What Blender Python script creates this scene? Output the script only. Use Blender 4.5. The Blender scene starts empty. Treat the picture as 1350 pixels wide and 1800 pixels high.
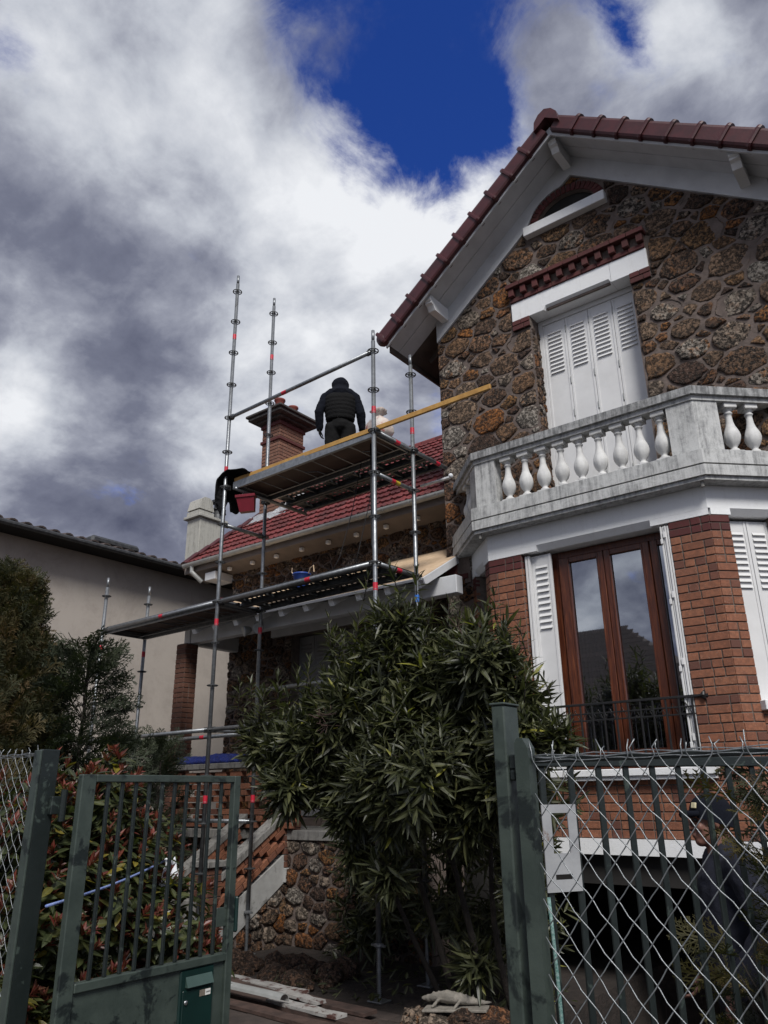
import bpy, bmesh, math, random
import numpy as np
from mathutils import Matrix, Vector

random.seed(7)
rng = np.random.default_rng(7)
PI = math.pi
scene = bpy.context.scene
COL = scene.collection

# ------------------------------------------------------------------ camera
CAM_POS = Vector((0, 0, 1.6))
FPX, PITCH, ROLL, YAW = 1344.0, math.radians(20.25), math.radians(-0.80), math.radians(37.7)
_f = Vector((-math.sin(YAW) * math.cos(PITCH), math.cos(YAW) * math.cos(PITCH), math.sin(PITCH)))
_r = Vector((math.cos(YAW), math.sin(YAW), 0))
_u = _r.cross(_f)
CR = _r * math.cos(ROLL) + _u * math.sin(ROLL)
CU = -_r * math.sin(ROLL) + _u * math.cos(ROLL)
CF = _f
cam_d = bpy.data.cameras.new('camera')
cam = bpy.data.objects.new('camera', cam_d)
COL.objects.link(cam)
mw = Matrix.Identity(4)
for i, a in enumerate((CR, CU, -CF)):
    mw[0][i], mw[1][i], mw[2][i] = a.x, a.y, a.z
mw.translation = CAM_POS
cam.matrix_world = mw
cam_d.sensor_fit = 'HORIZONTAL'
cam_d.sensor_width = 36.0
cam_d.lens = FPX / 1350.0 * 36.0
cam_d.clip_start = 0.05
cam_d.clip_end = 3000
scene.camera = cam
scene.render.resolution_x, scene.render.resolution_y = 768, 1024

# ------------------------------------------------------------------ view, sun, sky
scene.view_settings.view_transform = 'Standard'
scene.view_settings.look = 'None'
scene.view_settings.gamma = 1.0
scene.view_settings.use_curve_mapping = False
scene.view_settings.exposure = -0.15
try:
    scene.cycles.use_denoising = True
    scene.cycles.max_bounces = 6
    scene.cycles.diffuse_bounces = 2
    scene.cycles.transparent_max_bounces = 8
except Exception:
    pass

SUN_DIR = Vector((0.58, -0.56, 0.85)).normalized()      # towards the sun
sun_d = bpy.data.lights.new('sun', 'SUN')
sun_d.energy = 4.0
sun_d.angle = math.radians(20)
sun_d.color = (1.0, 0.97, 0.92)
sun = bpy.data.objects.new('sun', sun_d)
COL.objects.link(sun)
sun.rotation_euler = (-SUN_DIR).to_track_quat('-Z', 'Y').to_euler()


class NT:
    """small helper to write node trees"""
    def __init__(s, tree):
        s.t = tree
    def n(s, kind, **kw):
        nd = s.t.nodes.new(kind)
        for k, v in kw.items():
            setattr(nd, k, v)
        return nd
    def put(s, sock, v):
        if v is None:
            return
        if isinstance(v, bpy.types.NodeSocket):
            s.t.links.new(v, sock)
        else:
            sock.default_value = v
    def m(s, op, a, b=None, c=None, clamp=False):
        nd = s.n('ShaderNodeMath', operation=op, use_clamp=clamp)
        s.put(nd.inputs[0], a); s.put(nd.inputs[1], b); s.put(nd.inputs[2], c)
        return nd.outputs[0]
    def vm(s, op, a, b=None, out=0):
        nd = s.n('ShaderNodeVectorMath', operation=op)
        s.put(nd.inputs[0], a); s.put(nd.inputs[1], b)
        return nd.outputs[out]
    def scale(s, a, k):
        nd = s.n('ShaderNodeVectorMath', operation='SCALE')
        s.put(nd.inputs[0], a); s.put(nd.inputs['Scale'], k)
        return nd.outputs[0]
    def noise(s, vec, scale, detail=4, rough=0.55, dist=0.0, col=False):
        nd = s.n('ShaderNodeTexNoise')
        s.put(nd.inputs['Vector'], vec); nd.inputs['Scale'].default_value = scale
        nd.inputs['Detail'].default_value = detail; nd.inputs['Roughness'].default_value = rough
        nd.inputs['Distortion'].default_value = dist
        return nd.outputs['Color' if col else 'Fac']
    def voro(s, vec, scale, feature='F1', out='Distance', rnd=1.0):
        nd = s.n('ShaderNodeTexVoronoi', feature=feature)
        s.put(nd.inputs['Vector'], vec); nd.inputs['Scale'].default_value = scale
        nd.inputs['Randomness'].default_value = rnd
        return nd.outputs[out]
    def mapr(s, v, a, b, c=0.0, d=1.0, smooth=True):
        nd = s.n('ShaderNodeMapRange', interpolation_type='SMOOTHSTEP' if smooth else 'LINEAR')
        s.put(nd.inputs[0], v)
        for i, x in enumerate((a, b, c, d)):
            nd.inputs[1 + i].default_value = x
        return nd.outputs[0]
    def ramp(s, v, stops, interp='LINEAR'):
        nd = s.n('ShaderNodeValToRGB')
        cr = nd.color_ramp
        cr.interpolation = interp
        while len(cr.elements) < len(stops):
            cr.elements.new(0.5)
        for e, (p, c) in zip(cr.elements, stops):
            e.position = p
            e.color = (c[0], c[1], c[2], 1)
        s.put(nd.inputs[0], v)
        return nd.outputs[0]
    def mix(s, fac, a, b, mode='MIX'):
        nd = s.n('ShaderNodeMix', data_type='RGBA', blend_type=mode)
        s.put(nd.inputs[0], fac)
        for k, v in ((6, a), (7, b)):
            if isinstance(v, (tuple, list)) and len(v) == 3:
                v = (v[0], v[1], v[2], 1)
            s.put(nd.inputs[k], v)
        return nd.outputs[2]


def px_dir(u, v):
    d = CF + CR * ((u - 675) / FPX) - CU * ((v - 900) / FPX)
    return d.normalized()


world = bpy.data.worlds.new('World')
scene.world = world
world.use_nodes = True
wt = NT(world.node_tree)
world.node_tree.nodes.clear()
w_out = wt.n('ShaderNodeOutputWorld')
w_bg = wt.n('ShaderNodeBackground')
wt.t.links.new(w_bg.outputs[0], w_out.inputs[0])
w_bg.inputs['Strength'].default_value = 0.1
sky = wt.n('ShaderNodeTexSky', sky_type='NISHITA', sun_disc=False)
sky.sun_elevation = math.asin(SUN_DIR.z)
sky.sun_rotation = math.atan2(SUN_DIR.x, SUN_DIR.y)
sky.altitude = 100
tc = wt.n('ShaderNodeTexCoord')
dirv = wt.vm('NORMALIZE', tc.outputs['Generated'])
sep = wt.n('ShaderNodeSeparateXYZ')
wt.put(sep.inputs[0], dirv)
dz = wt.m('MAXIMUM', sep.outputs[2], 0.0)
cvec = wt.scale(dirv, wt.m('DIVIDE', 1.0, wt.m('ADD', dz, 0.55)))
warp = wt.noise(cvec, 2.2, 3, 0.5, 0, True)
cv2 = wt.vm('ADD', cvec, wt.scale(wt.vm('SUBTRACT', warp, (0.5, 0.5, 0.5)), 0.16))


def gauss(u, v, sig):
    d = px_dir(u, v)
    dot = wt.vm('DOT_PRODUCT', dirv, (d.x, d.y, d.z), out=1)
    a2 = wt.m('MULTIPLY', wt.m('SUBTRACT', 1.0, dot), 2.0)
    return wt.m('EXPONENT', wt.m('MULTIPLY', a2, -1.0 / (2 * math.radians(sig) ** 2)))


def gsum(lst, start):
    acc = start
    for u, v, sg, w in lst:
        acc = wt.m('MULTIPLY_ADD', gauss(u, v, sg), w, acc)
    return acc


n_cov = wt.noise(cv2, 4.6, 12, 0.58)
n_wsp = wt.noise(cv2, 11.0, 10, 0.66, 0.6)
n_big = wt.noise(cv2, 2.0, 9, 0.58)
n_det = wt.noise(cv2, 6.0, 12, 0.57)
def amp(n, k, c):
    return wt.m('MULTIPLY_ADD', wt.m('SUBTRACT', n, 0.5), k, c)
# open patches of blue where the photograph has them, elsewhere the noise decides
cov_in = gsum([(540, 30, 4.4, -0.56), (700, 70, 5.0, -0.66), (840, 50, 4.2, -0.55), (800, 240, 3.6, -0.56), (690, 190, 2.8, -0.30), (400, 222, 1.1, -0.55), (755, 335, 1.7, -0.30), (860, 190, 2.6, -0.34), (960, 10, 2.6, -0.36), (1120, 40, 2.2, -0.50), (1050, 160, 1.8, -0.24),
               (1260, 110, 4.5, 0.20), (1190, 20, 2.0, 0.30), (500, 480, 12, 0.14), (150, 800, 12, 0.30), (270, 60, 7, 0.14), (900, 130, 2.2, 0.44), (960, 70, 2.4, 0.44), (1010, 120, 2.0, 0.2), (640, 250, 1.5, 0.18)],
              wt.m('ADD', amp(n_cov, 3.0, 0.50), amp(n_wsp, 1.15, 0.40)))
cov = wt.mapr(cov_in, 0.26, 0.84)
veil = wt.m('MULTIPLY', wt.mapr(wt.noise(cv2, 5.2, 11, 0.62, 0.25), 0.46, 0.70, 0.0, 0.85), wt.mapr(wt.noise(cv2, 14.0, 9, 0.62), 0.36, 0.70))
cov = wt.m('MAXIMUM', cov, veil)
br_in = gsum([(520, 390, 6, 0.20), (660, 450, 6, 0.20), (150, 100, 6, 0.16), (830, 310, 3.0, 0.26), (1190, 30, 2.4, 0.34), (40, 710, 2.6, 0.26), (480, 300, 4, 0.10), (330, 820, 3, 0.14), (330, 150, 5, 0.06),
              (200, 560, 6, -0.05), (330, 650, 6, -0.06), (1270, 140, 5, -0.10), (60, 380, 4, -0.06), (60, 860, 6, -0.05), (640, 680, 6, -0.03), (480, 60, 3, -0.05)],
             wt.m('ADD', amp(n_big, 1.35, 0.29), amp(n_det, 1.35, 0.27)))
br_in = wt.m('ADD', br_in, wt.m('MULTIPLY', wt.m('SUBTRACT', 1.0, cov), 0.22))
cloud = wt.ramp(br_in, [(0.10, (0.95, 1.05, 1.65)), (0.36, (1.95, 2.1, 2.85)), (0.52, (3.5, 3.7, 4.5)), (0.68, (6.0, 6.3, 7.0)), (0.94, (9.5, 9.7, 10.1))])
blue = wt.mix(1.0, sky.outputs[0], (0.20, 0.46, 1.30), 'MULTIPLY')
wt.put(w_bg.inputs['Color'], wt.mix(cov, blue, cloud))

# ------------------------------------------------------------------ materials
MATS = {}


def new_mat(name):
    m = bpy.data.materials.new(name)
    m.use_nodes = True
    nt = NT(m.node_tree)
    b = [n for n in m.node_tree.nodes if n.type == 'BSDF_PRINCIPLED'][0]
    MATS[name] = m
    return m, nt, b


def world_pos(nt):
    return nt.n('ShaderNodeNewGeometry').outputs['Position']


def rnd_val(nt):
    a = nt.n('ShaderNodeAttribute', attribute_name='rnd')
    o = nt.n('ShaderNodeObjectInfo')
    return nt.m('FRACT', nt.m('ADD', a.outputs['Fac'], o.outputs['Random']))


def bump(nt, b, h, strength, dist=0.01):
    nd = nt.n('ShaderNodeBump')
    nd.inputs['Strength'].default_value = strength
    nd.inputs['Distance'].default_value = dist
    nt.put(nd.inputs['Height'], h)
    nt.t.links.new(nd.outputs[0], b.inputs['Normal'])


def simple(name, c1, c2=None, scale=6.0, rough=0.7, bumps=0.0, bscale=60.0, metal=0.0, rnd=0.0, detail=5, lo=0.3, hi=0.7, spec=0.5, bdist=0.01, dirt=None, dscale=2.5, dlo=0.55, dhi=0.75):
    m, nt, b = new_mat(name)
    p = world_pos(nt)
    c2 = c2 or tuple(x * 0.8 for x in c1)
    fac = nt.mapr(nt.noise(p, scale, detail, 0.6), lo, hi)
    col = nt.mix(fac, c2, c1)
    if dirt:
        d = nt.mapr(nt.noise(p, dscale, 8, 0.68, 0.4), dlo, dhi)
        col = nt.mix(d, col, dirt)
    if rnd:
        v = nt.m('MULTIPLY_ADD', rnd_val(nt), 2 * rnd, 1 - rnd)
        hs = nt.n('ShaderNodeHueSaturation')
        nt.put(hs.inputs['Value'], v); nt.put(hs.inputs['Color'], col)
        col = hs.outputs[0]
    nt.put(b.inputs['Base Color'], col)
    b.inputs['Roughness'].default_value = rough
    b.inputs['Metallic'].default_value = metal
    b.inputs['Specular IOR Level'].default_value = spec
    if bumps:
        bump(nt, b, nt.noise(p, bscale, 6, 0.65), bumps, bdist)
    return m


def stone_mat(name, dark=1.0):
    m, nt, b = new_mat(name)
    p = world_pos(nt)
    r = rnd_val(nt)
    base = nt.ramp(r, [(0.0, (.12, .068, .048)), (0.10, (.24, .140, .088)), (0.22, (.40, .265, .175)), (0.34, (.53, .45, .37)), (0.46, (.60, .54, .47)), (0.56, (.43, .29, .19)), (0.66, (.36, .205, .125)),
                       (0.76, (.45, .25, .105)), (0.85, (.54, .20, .045)), (0.91, (.29, .155, .10)), (1.0, (.095, .058, .046))])
    n1 = nt.noise(p, 9, 7, 0.66, 0.5)
    n2 = nt.noise(p, 27, 9, 0.74, 0.4)
    r2 = nt.m('FRACT', nt.m('MULTIPLY', r, 7.31))
    warm = nt.mix(nt.m('MULTIPLY', nt.mapr(n1, 0.50, 0.64), nt.mapr(r2, 0.2, 1.0)), base, (.44, .19, .066))
    col = nt.mix(nt.m('MULTIPLY', nt.mapr(n1, 0.50, 0.36), 0.65), warm, (.11, .066, .046))
    pits = nt.mapr(n2, 0.545, 0.44)
    col = nt.mix(nt.m('MULTIPLY', pits, nt.mapr(r2, 0.0, 1.0, 0.82, 0.98)), col, (.012, .008, .006))
    spk = nt.mapr(nt.noise(p, 70, 5, 0.68), 0.56, 0.68)
    col = nt.mix(nt.m('MULTIPLY', spk, 0.5), col, (.63, .55, .47))
    if dark != 1.0:
        col = nt.mix(1.0, col, (dark, dark * .95, dark * .9), 'MULTIPLY')
    nt.put(b.inputs['Base Color'], col)
    b.inputs['Roughness'].default_value = 0.82
    b.inputs['Specular IOR Level'].default_value = 0.35
    h = nt.m('MULTIPLY_ADD', n2, 0.8, nt.m('MULTIPLY', n1, 0.7))
    h = nt.m('SUBTRACT', h, nt.m('MULTIPLY', pits, 0.5))
    bump(nt, b, h, 1.0, 0.06)
    return m


def brick_mat(name, stops, speck=0.5):
    m, nt, b = new_mat(name)
    p = world_pos(nt)
    r = rnd_val(nt)
    col = nt.ramp(r, stops)
    n1 = nt.noise(p, 30, 6, 0.65)
    col = nt.mix(nt.mapr(n1, 0.35, 0.7, 0.55, 0.0), col, (.10, .042, .026))
    sp = nt.mapr(nt.noise(p, 110, 4, 0.72), 0.61, 0.70)
    zone = nt.mapr(nt.noise(p, 2.2, 4, 0.55), 0.34, 0.58)
    col = nt.mix(nt.m('MULTIPLY', sp, nt.m('MULTIPLY', zone, speck)), col, (.62, .5, .42))
    nt.put(b.inputs['Base Color'], col)
    b.inputs['Roughness'].default_value = 0.8
    bump(nt, b, nt.noise(p, 110, 5, 0.7), 0.5, 0.006)
    return m


stone_mat('stone')
brick_mat('brick', [(0, (.215, .078, .040)), (.35, (.275, .103, .053)), (.7, (.31, .125, .066)), (.9, (.16, .058, .037)), (1, (.11, .042, .030))], 0.75)
brick_mat('brick_red', [(0, (.135, .022, .026)), (.5, (.17, .028, .032)), (1, (.115, .02, .023))], 0.2)
brick_mat('brick_pale', [(0, (.27, .13, .085)), (.5, (.33, .165, .11)), (1, (.22, .10, .065))], 0.3)
brick_mat('brick_dark', [(0, (.15, .062, .038)), (.5, (.19, .08, .05)), (1, (.12, .045, .03))], 0.2)
simple('mortar', (.20, .155, .135), (.12, .094, .082), 9, 0.95, 0.8, 70, bdist=0.015)
simple('mortar_grey', (.155, .125, .105), (.10, .082, .070), 14, 0.95, 0.6, 90)
simple('white_beam', (.60, .61, .63), (.52, .53, .55), 4.0, 0.55, 0.1, 45, dirt=(.40, .39, .38), dscale=3, dlo=.6, dhi=.8)
simple('shutter_paint', (.68, .68, .68), (.62, .62, .62), 4.0, 0.45, 0.06, 40, dirt=(.55, .54, .52), dscale=3.0, dlo=0.62, dhi=0.85)
simple('white_render', (.44, .44, .43), (.34, .34, .33), 5.0, 0.85, 0.3, 60, dirt=(.17, .165, .155), dscale=3.4, dlo=0.54, dhi=0.66)
simple('baluster', (.62, .62, .61), (.50, .50, .495), 12.0, 0.75, 0.35, 90, rnd=0.07)


def weathered(name, base, dirtc, amount_lo, amount_hi, fine=.35, streak=.5, sc1=7.0):
    m, nt, b = new_mat(name)
    p = world_pos(nt)
    st = nt.n('ShaderNodeMapping'); st.inputs['Scale'].default_value = (15, 15, 1.4)
    nt.put(st.inputs[0], p)
    d1 = nt.noise(p, sc1, 12, 0.78, 0.4)
    d2 = nt.noise(st.outputs[0], 1.6, 8, 0.7)
    d = nt.m('MULTIPLY_ADD', d1, 1 - streak, nt.m('MULTIPLY', d2, streak))
    fac = nt.mapr(d, amount_lo, amount_hi)
    g = nt.noise(p, 120, 4, 0.7)
    col = nt.mix(fac, base, dirtc)
    col = nt.mix(nt.mapr(g, 0.5, 0.72, 0, fine), col, (.14, .14, .135))
    nt.put(b.inputs['Base Color'], col)
    b.inputs['Roughness'].default_value = 0.88
    bump(nt, b, nt.m('ADD', g, nt.m('MULTIPLY', d1, 1.2)), 0.45, 0.006)
    return m


weathered('white_paint', (.76, .77, .78), (.62, .62, .615), 0.50, 0.74, fine=.08)
weathered('balcony_stone', (.52, .525, .52), (.20, .203, .205), 0.43, 0.64)
weathered('rail_stone', (.40, .405, .405), (.10, .102, .105), 0.38, 0.60)
weathered('concrete', (.34, .33, .31), (.11, .105, .10), 0.43, 0.64)
weathered('stucco', (.47, .42, .375), (.34, .30, .265), 0.42, 0.76, fine=.12, streak=.08, sc1=1.3)
weathered('chimney_render', (.50, .49, .44), (.27, .26, .23), 0.46, 0.66)
simple('verge_tile', (.085, .015, .018), (.055, .011, .013), 7, 0.45, 0.15, 40, rnd=0.12)
simple('wing_tile', (.20, .030, .029), (.125, .021, .022), 11, 0.7, 0.3, 70, rnd=0.4, dirt=(.055, .028, .024), dscale=5, dlo=.54, dhi=.74)
simple('old_tile', (.075, .055, .05), (.04, .032, .03), 9, 0.85, 0.4, 70, rnd=0.3)
simple('galvanised', (.40, .42, .44), (.28, .295, .31), 22, 0.42, 0.15, 80, metal=0.75, dirt=(.20, .20, .20), dscale=9)
simple('dark_steel', (.13, .135, .14), (.075, .078, .082), 16, 0.55, 0.2, 80, metal=0.6)
simple('zinc', (.52, .53, .52), (.40, .41, .40), 9, 0.5, 0.15, 40, metal=0.35)
simple('red_tape', (.55, .015, .04), None, 6, 0.5)
simple('blue_tape', (.03, .16, .55), None, 6, 0.5)
simple('yellow_tape', (.6, .42, .03), None, 6, 0.5)
simple('yellow_wood', (.50, .285, .075), (.36, .19, .05), 10, 0.65, 0.2, 60)
simple('plywood', (.60, .45, .31), (.50, .36, .23), 8, 0.75, 0.1, 60)
simple('deck_ply', (.075, .038, .028), (.05, .027, .02), 5, 0.7, 0.1, 50)
simple('green_paint', (.070, .092, .078), (.045, .062, .053), 9, 0.42, 0.15, 40, dirt=(.014, .021, .020), dscale=5.5, dlo=0.53, dhi=0.60)
simple('green_dark', (.018, .025, .024), (.012, .018, .017), 6, 0.4, 0.15, 40, dirt=(.055, .075, .065), dscale=7, dlo=0.58, dhi=0.63)
simple('mailbox_green', (.006, .024, .021), (.005, .018, .016), 6, 0.3, 0.05, 40)
simple('mailbox_flap', (.05, .085, .075), (.04, .07, .06), 6, 0.35)
simple('wire', (.42, .44, .45), (.24, .26, .27), 40, 0.42, 0.2, 200, metal=0.7)
simple('black_iron', (.012, .012, .013), (.008, .008, .009), 20, 0.5, 0.1, 80)
simple('black_cloth', (.006, .006, .007), (.004, .004, .005), 12, 0.9, 0.5, 60, spec=.2, bdist=0.02)
simple('navy_cloth', (.005, .0065, .012), (.0035, .0045, .009), 12, 0.95, 0.5, 70, spec=.2)
simple('vest_cloth', (.0045, .0045, .005), (.003, .003, .0035), 10, 0.9, 0.6, 40, bdist=0.02, spec=.25)
simple('grey_cloth', (.010, .010, .0105), (.007, .007, .0075), 12, 0.95, 0.4, 60, spec=.2)
simple('blue_cloth', (.008, .011, .032), (.006, .008, .022), 12, 0.85, 0.4, 60)
simple('skin', (.30, .14, .10), (.24, .11, .08), 9, 0.55, 0.1, 60)
simple('red_plastic', (.19, .008, .022), (.15, .007, .018), 5, 0.5)
simple('blue_plastic', (.03, .075, .33), (.025, .06, .26), 5, 0.4)
simple('blue_tarp', (.012, .035, .26), (.008, .022, .16), 9, 0.45, 0.9, 18, bdist=0.04)
simple('sack', (.62, .58, .53), (.50, .40, .36), 9, 0.7, 0.7, 25, dirt=(.42, .16, .14), dscale=14, dlo=.56, dhi=.64)
simple('white_cloth', (.80, .82, .86), (.7, .72, .76), 12, 0.8, 0.6, 30, bdist=0.02)
simple('rust_white', (.46, .47, .48), (.36, .37, .39), 6, 0.55, 0.1, 60, dirt=(.17, .07, .025), dscale=8.5, dlo=0.60, dhi=0.72)
simple('rope_blue', (.04, .10, .42), (.35, .42, .6), 160, 0.7, 0.3, 200)
simple('rope_green', (.05, .16, .14), (.30, .42, .40), 180, 0.7, 0.3, 200)
simple('bark', (.060, .046, .036), (.030, .024, .019), 18, 0.9, 0.8, 50, bdist=0.02)
simple('soil', (.040, .029, .024), (.020, .015, .012), 7, 0.95, 1.0, 30, bdist=0.04)
simple('paving', (.075, .056, .048), (.042, .032, .028), 6, 0.9, 0.6, 60, rnd=0.18)
simple('asphalt', (.05, .05, .05), (.035, .035, .036), 20, 0.9, 0.7, 120)
simple('old_wood', (.075, .045, .036), (.035, .022, .018), 9, 0.85, 0.6, 40, rnd=0.25)
simple('peeling_white', (.55, .54, .52), (.42, .40, .38), 12, 0.7, 0.4, 60, dirt=(.12, .055, .045), dscale=9, dlo=0.50, dhi=0.58)
simple('statue_stone', (.34, .31, .27), (.20, .185, .16), 16, 0.9, 0.6, 70)
simple('border_stone', (.22, .165, .12), (.11, .085, .062), 7, 0.9, 0.8, 40, rnd=0.25, dirt=(.20, .095, .04), dscale=6)
simple('wing_stone_dark', (.10, .07, .05))
simple('lead', (.42, .43, .45), (.30, .31, .33), 9, 0.45, 0.9, 14, metal=0.4, bdist=0.05)
simple('curtain', (.34, .34, .36), (.28, .28, .30), 30, 0.9)
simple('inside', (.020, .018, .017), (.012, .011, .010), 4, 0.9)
simple('opposite_wall', (.30, .27, .24), (.24, .215, .19), 4, 0.9)
simple('opposite_roof', (.06, .042, .036), (.035, .027, .024), 9, 0.9, 0.5, 40, rnd=0.2)
simple('eave_wood', (.11, .085, .07), (.07, .055, .046), 6, 0.8)
simple('eave_fascia', (.175, .145, .13), (.14, .118, .105), 5, 0.75)
simple('shutter_shaded', (.26, .26, .265), (.21, .21, .215), 5, 0.6)  # shutter paint darkened, porch shade put into its colour
simple('pot', (.21, .045, .03), (.15, .03, .022), 9, 0.75, 0.3, 60)
simple('cap_stone', (.10, .092, .085), (.055, .05, .047), 9, 0.9, 0.5, 60)
simple('label_white', (.75, .74, .70), None, 6, 0.5)
simple('label_brown', (.20, .165, .13), (.12, .1, .08), 60, 0.6)
simple('ink', (.02, .02, .02), None, 6, 0.5)
simple('chrome', (.6, .6, .6), None, 6, 0.25, metal=0.9)
simple('badge', (.62, .56, .36), (.5, .45, .28), 60, 0.6)


def leaf_mat(name, stops, rough=0.42, trans=0.25, midrib=True):
    m, nt, b = new_mat(name)
    r = rnd_val(nt)
    col = nt.ramp(r, stops)
    p = world_pos(nt)
    col = nt.mix(nt.mapr(nt.noise(p, 30, 4), 0.35, 0.7, 0.35, 0.0), col, tuple(x * .5 for x in stops[0][1]))
    at = nt.n('ShaderNodeAttribute', attribute_name='rib')
    if midrib:
        col = nt.mix(nt.m('MULTIPLY', nt.m('POWER', at.outputs['Fac'], 6.0), 0.35), col, (.24, .27, .13))
    nt.put(b.inputs['Base Color'], col)
    b.inputs['Roughness'].default_value = rough
    b.inputs['Specular IOR Level'].default_value = 0.45
    tr = nt.n('ShaderNodeBsdfTranslucent')
    nt.put(tr.inputs['Color'], nt.mix(1.0, col, (1.3, 1.5, .7), 'MULTIPLY'))
    mx = nt.n('ShaderNodeMixShader')
    mx.inputs[0].default_value = trans
    nt.t.links.new(b.outputs[0], mx.inputs[1]); nt.t.links.new(tr.outputs[0], mx.inputs[2])
    out = [n for n in nt.t.nodes if n.type == 'OUTPUT_MATERIAL'][0]
    nt.t.links.new(mx.outputs[0], out.inputs[0])
    return m


leaf_mat('oleander_leaf', [(0, (.025, .030, .017)), (.45, (.046, .051, .024)), (.8, (.090, .096, .044)), (.985, (.145, .145, .058)), (.992, (.34, .33, .06)), (1, (.36, .34, .06))])
leaf_mat('photinia_green', [(0, (.040, .052, .022)), (.5, (.07, .088, .034)), (.88, (.12, .13, .045)), (.95, (.34, .27, .04)), (1, (.38, .30, .05))], 0.35)
leaf_mat('photinia_red', [(0, (.09, .020, .018)), (.5, (.16, .030, .026)), (.8, (.26, .045, .035)), (1, (.13, .05, .03))], 0.4, 0.3)
leaf_mat('thuja_brown', [(0, (.036, .042, .016)), (.4, (.068, .068, .024)), (.7, (.11, .085, .030)), (.9, (.145, .092, .034)), (1, (.08, .084, .028))], 0.7, 0.2, False)
leaf_mat('thuja_green', [(0, (.025, .035, .020)), (.5, (.042, .055, .030)), (1, (.065, .08, .038))], 0.7, 0.2, False)
leaf_mat('thuja_gold', [(0, (.020, .024, .011)), (.6, (.042, .044, .014)), (.85, (.12, .098, .022)), (1, (.075, .035, .016))], 0.7, 0.25, False)


def wood_window_mat():
    m, nt, b = new_mat('window_wood')
    p = world_pos(nt)
    mp = nt.n('ShaderNodeMapping'); mp.inputs['Scale'].default_value = (40, 40, 2.5)
    nt.put(mp.inputs[0], p)
    g = nt.noise(mp.outputs[0], 1.5, 6, 0.65, 0.6)
    col = nt.ramp(g, [(0.3, (.030, .007, .004)), (0.5, (.078, .020, .008)), (0.66, (.135, .038, .013)), (0.8, (.22, .08, .032))])
    nt.put(b.inputs['Base Color'], col)
    b.inputs['Roughness'].default_value = 0.38
    bump(nt, b, g, 0.25, 0.004)


wood_window_mat()


def glass_mat():
    m, nt, b = new_mat('glass')
    for n in list(nt.t.nodes):
        nt.t.nodes.remove(n)
    out = nt.n('ShaderNodeOutputMaterial')
    gl = nt.n('ShaderNodeBsdfGlossy'); gl.inputs['Roughness'].default_value = 0.015
    gl.inputs['Color'].default_value = (.82, .86, .92, 1)
    tr = nt.n('ShaderNodeBsdfTransparent'); tr.inputs['Color'].default_value = (.62, .65, .66, 1)
    fr = nt.n('ShaderNodeLayerWeight'); fr.inputs['Blend'].default_value = 0.35
    mx = nt.n('ShaderNodeMixShader')
    nt.put(mx.inputs[0], nt.mapr(fr.outputs['Fresnel'], 0.0, 0.6, 0.50, 0.95, False))
    nt.t.links.new(tr.outputs[0], mx.inputs[1]); nt.t.links.new(gl.outputs[0], mx.inputs[2])
    nt.t.links.new(mx.outputs[0], out.inputs[0])


glass_mat()


# overall tone of some finishes
for nm_, k_ in dict(brick_red=.58, stone=.78, brick=.96, brick_dark=.75, brick_pale=.8, wing_tile=.74, verge_tile=.80, oleander_leaf=.88, photinia_green=.74, photinia_red=.92, stucco=.86, chimney_render=.8, galvanised=.74, dark_steel=.7, concrete=.66, green_paint=.68, green_dark=.75, wire=.8, thuja_brown=.74, thuja_green=.74, thuja_gold=.8, bark=.5, border_stone=.6, peeling_white=.66, statue_stone=.75, zinc=.8, skin=.62, blue_cloth=.5, rust_white=.72, curtain=.8, cap_stone=.75, white_render=.85, mortar=.85, paving=.85).items():
    tr_ = MATS[nm_].node_tree
    b_ = [n for n in tr_.nodes if n.type == 'BSDF_PRINCIPLED'][0]
    src_ = b_.inputs['Base Color'].links[0].from_socket
    nt_ = NT(tr_)
    nt_.put(b_.inputs['Base Color'], nt_.mix(1.0, src_, (k_, k_, k_), 'MULTIPLY'))


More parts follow.
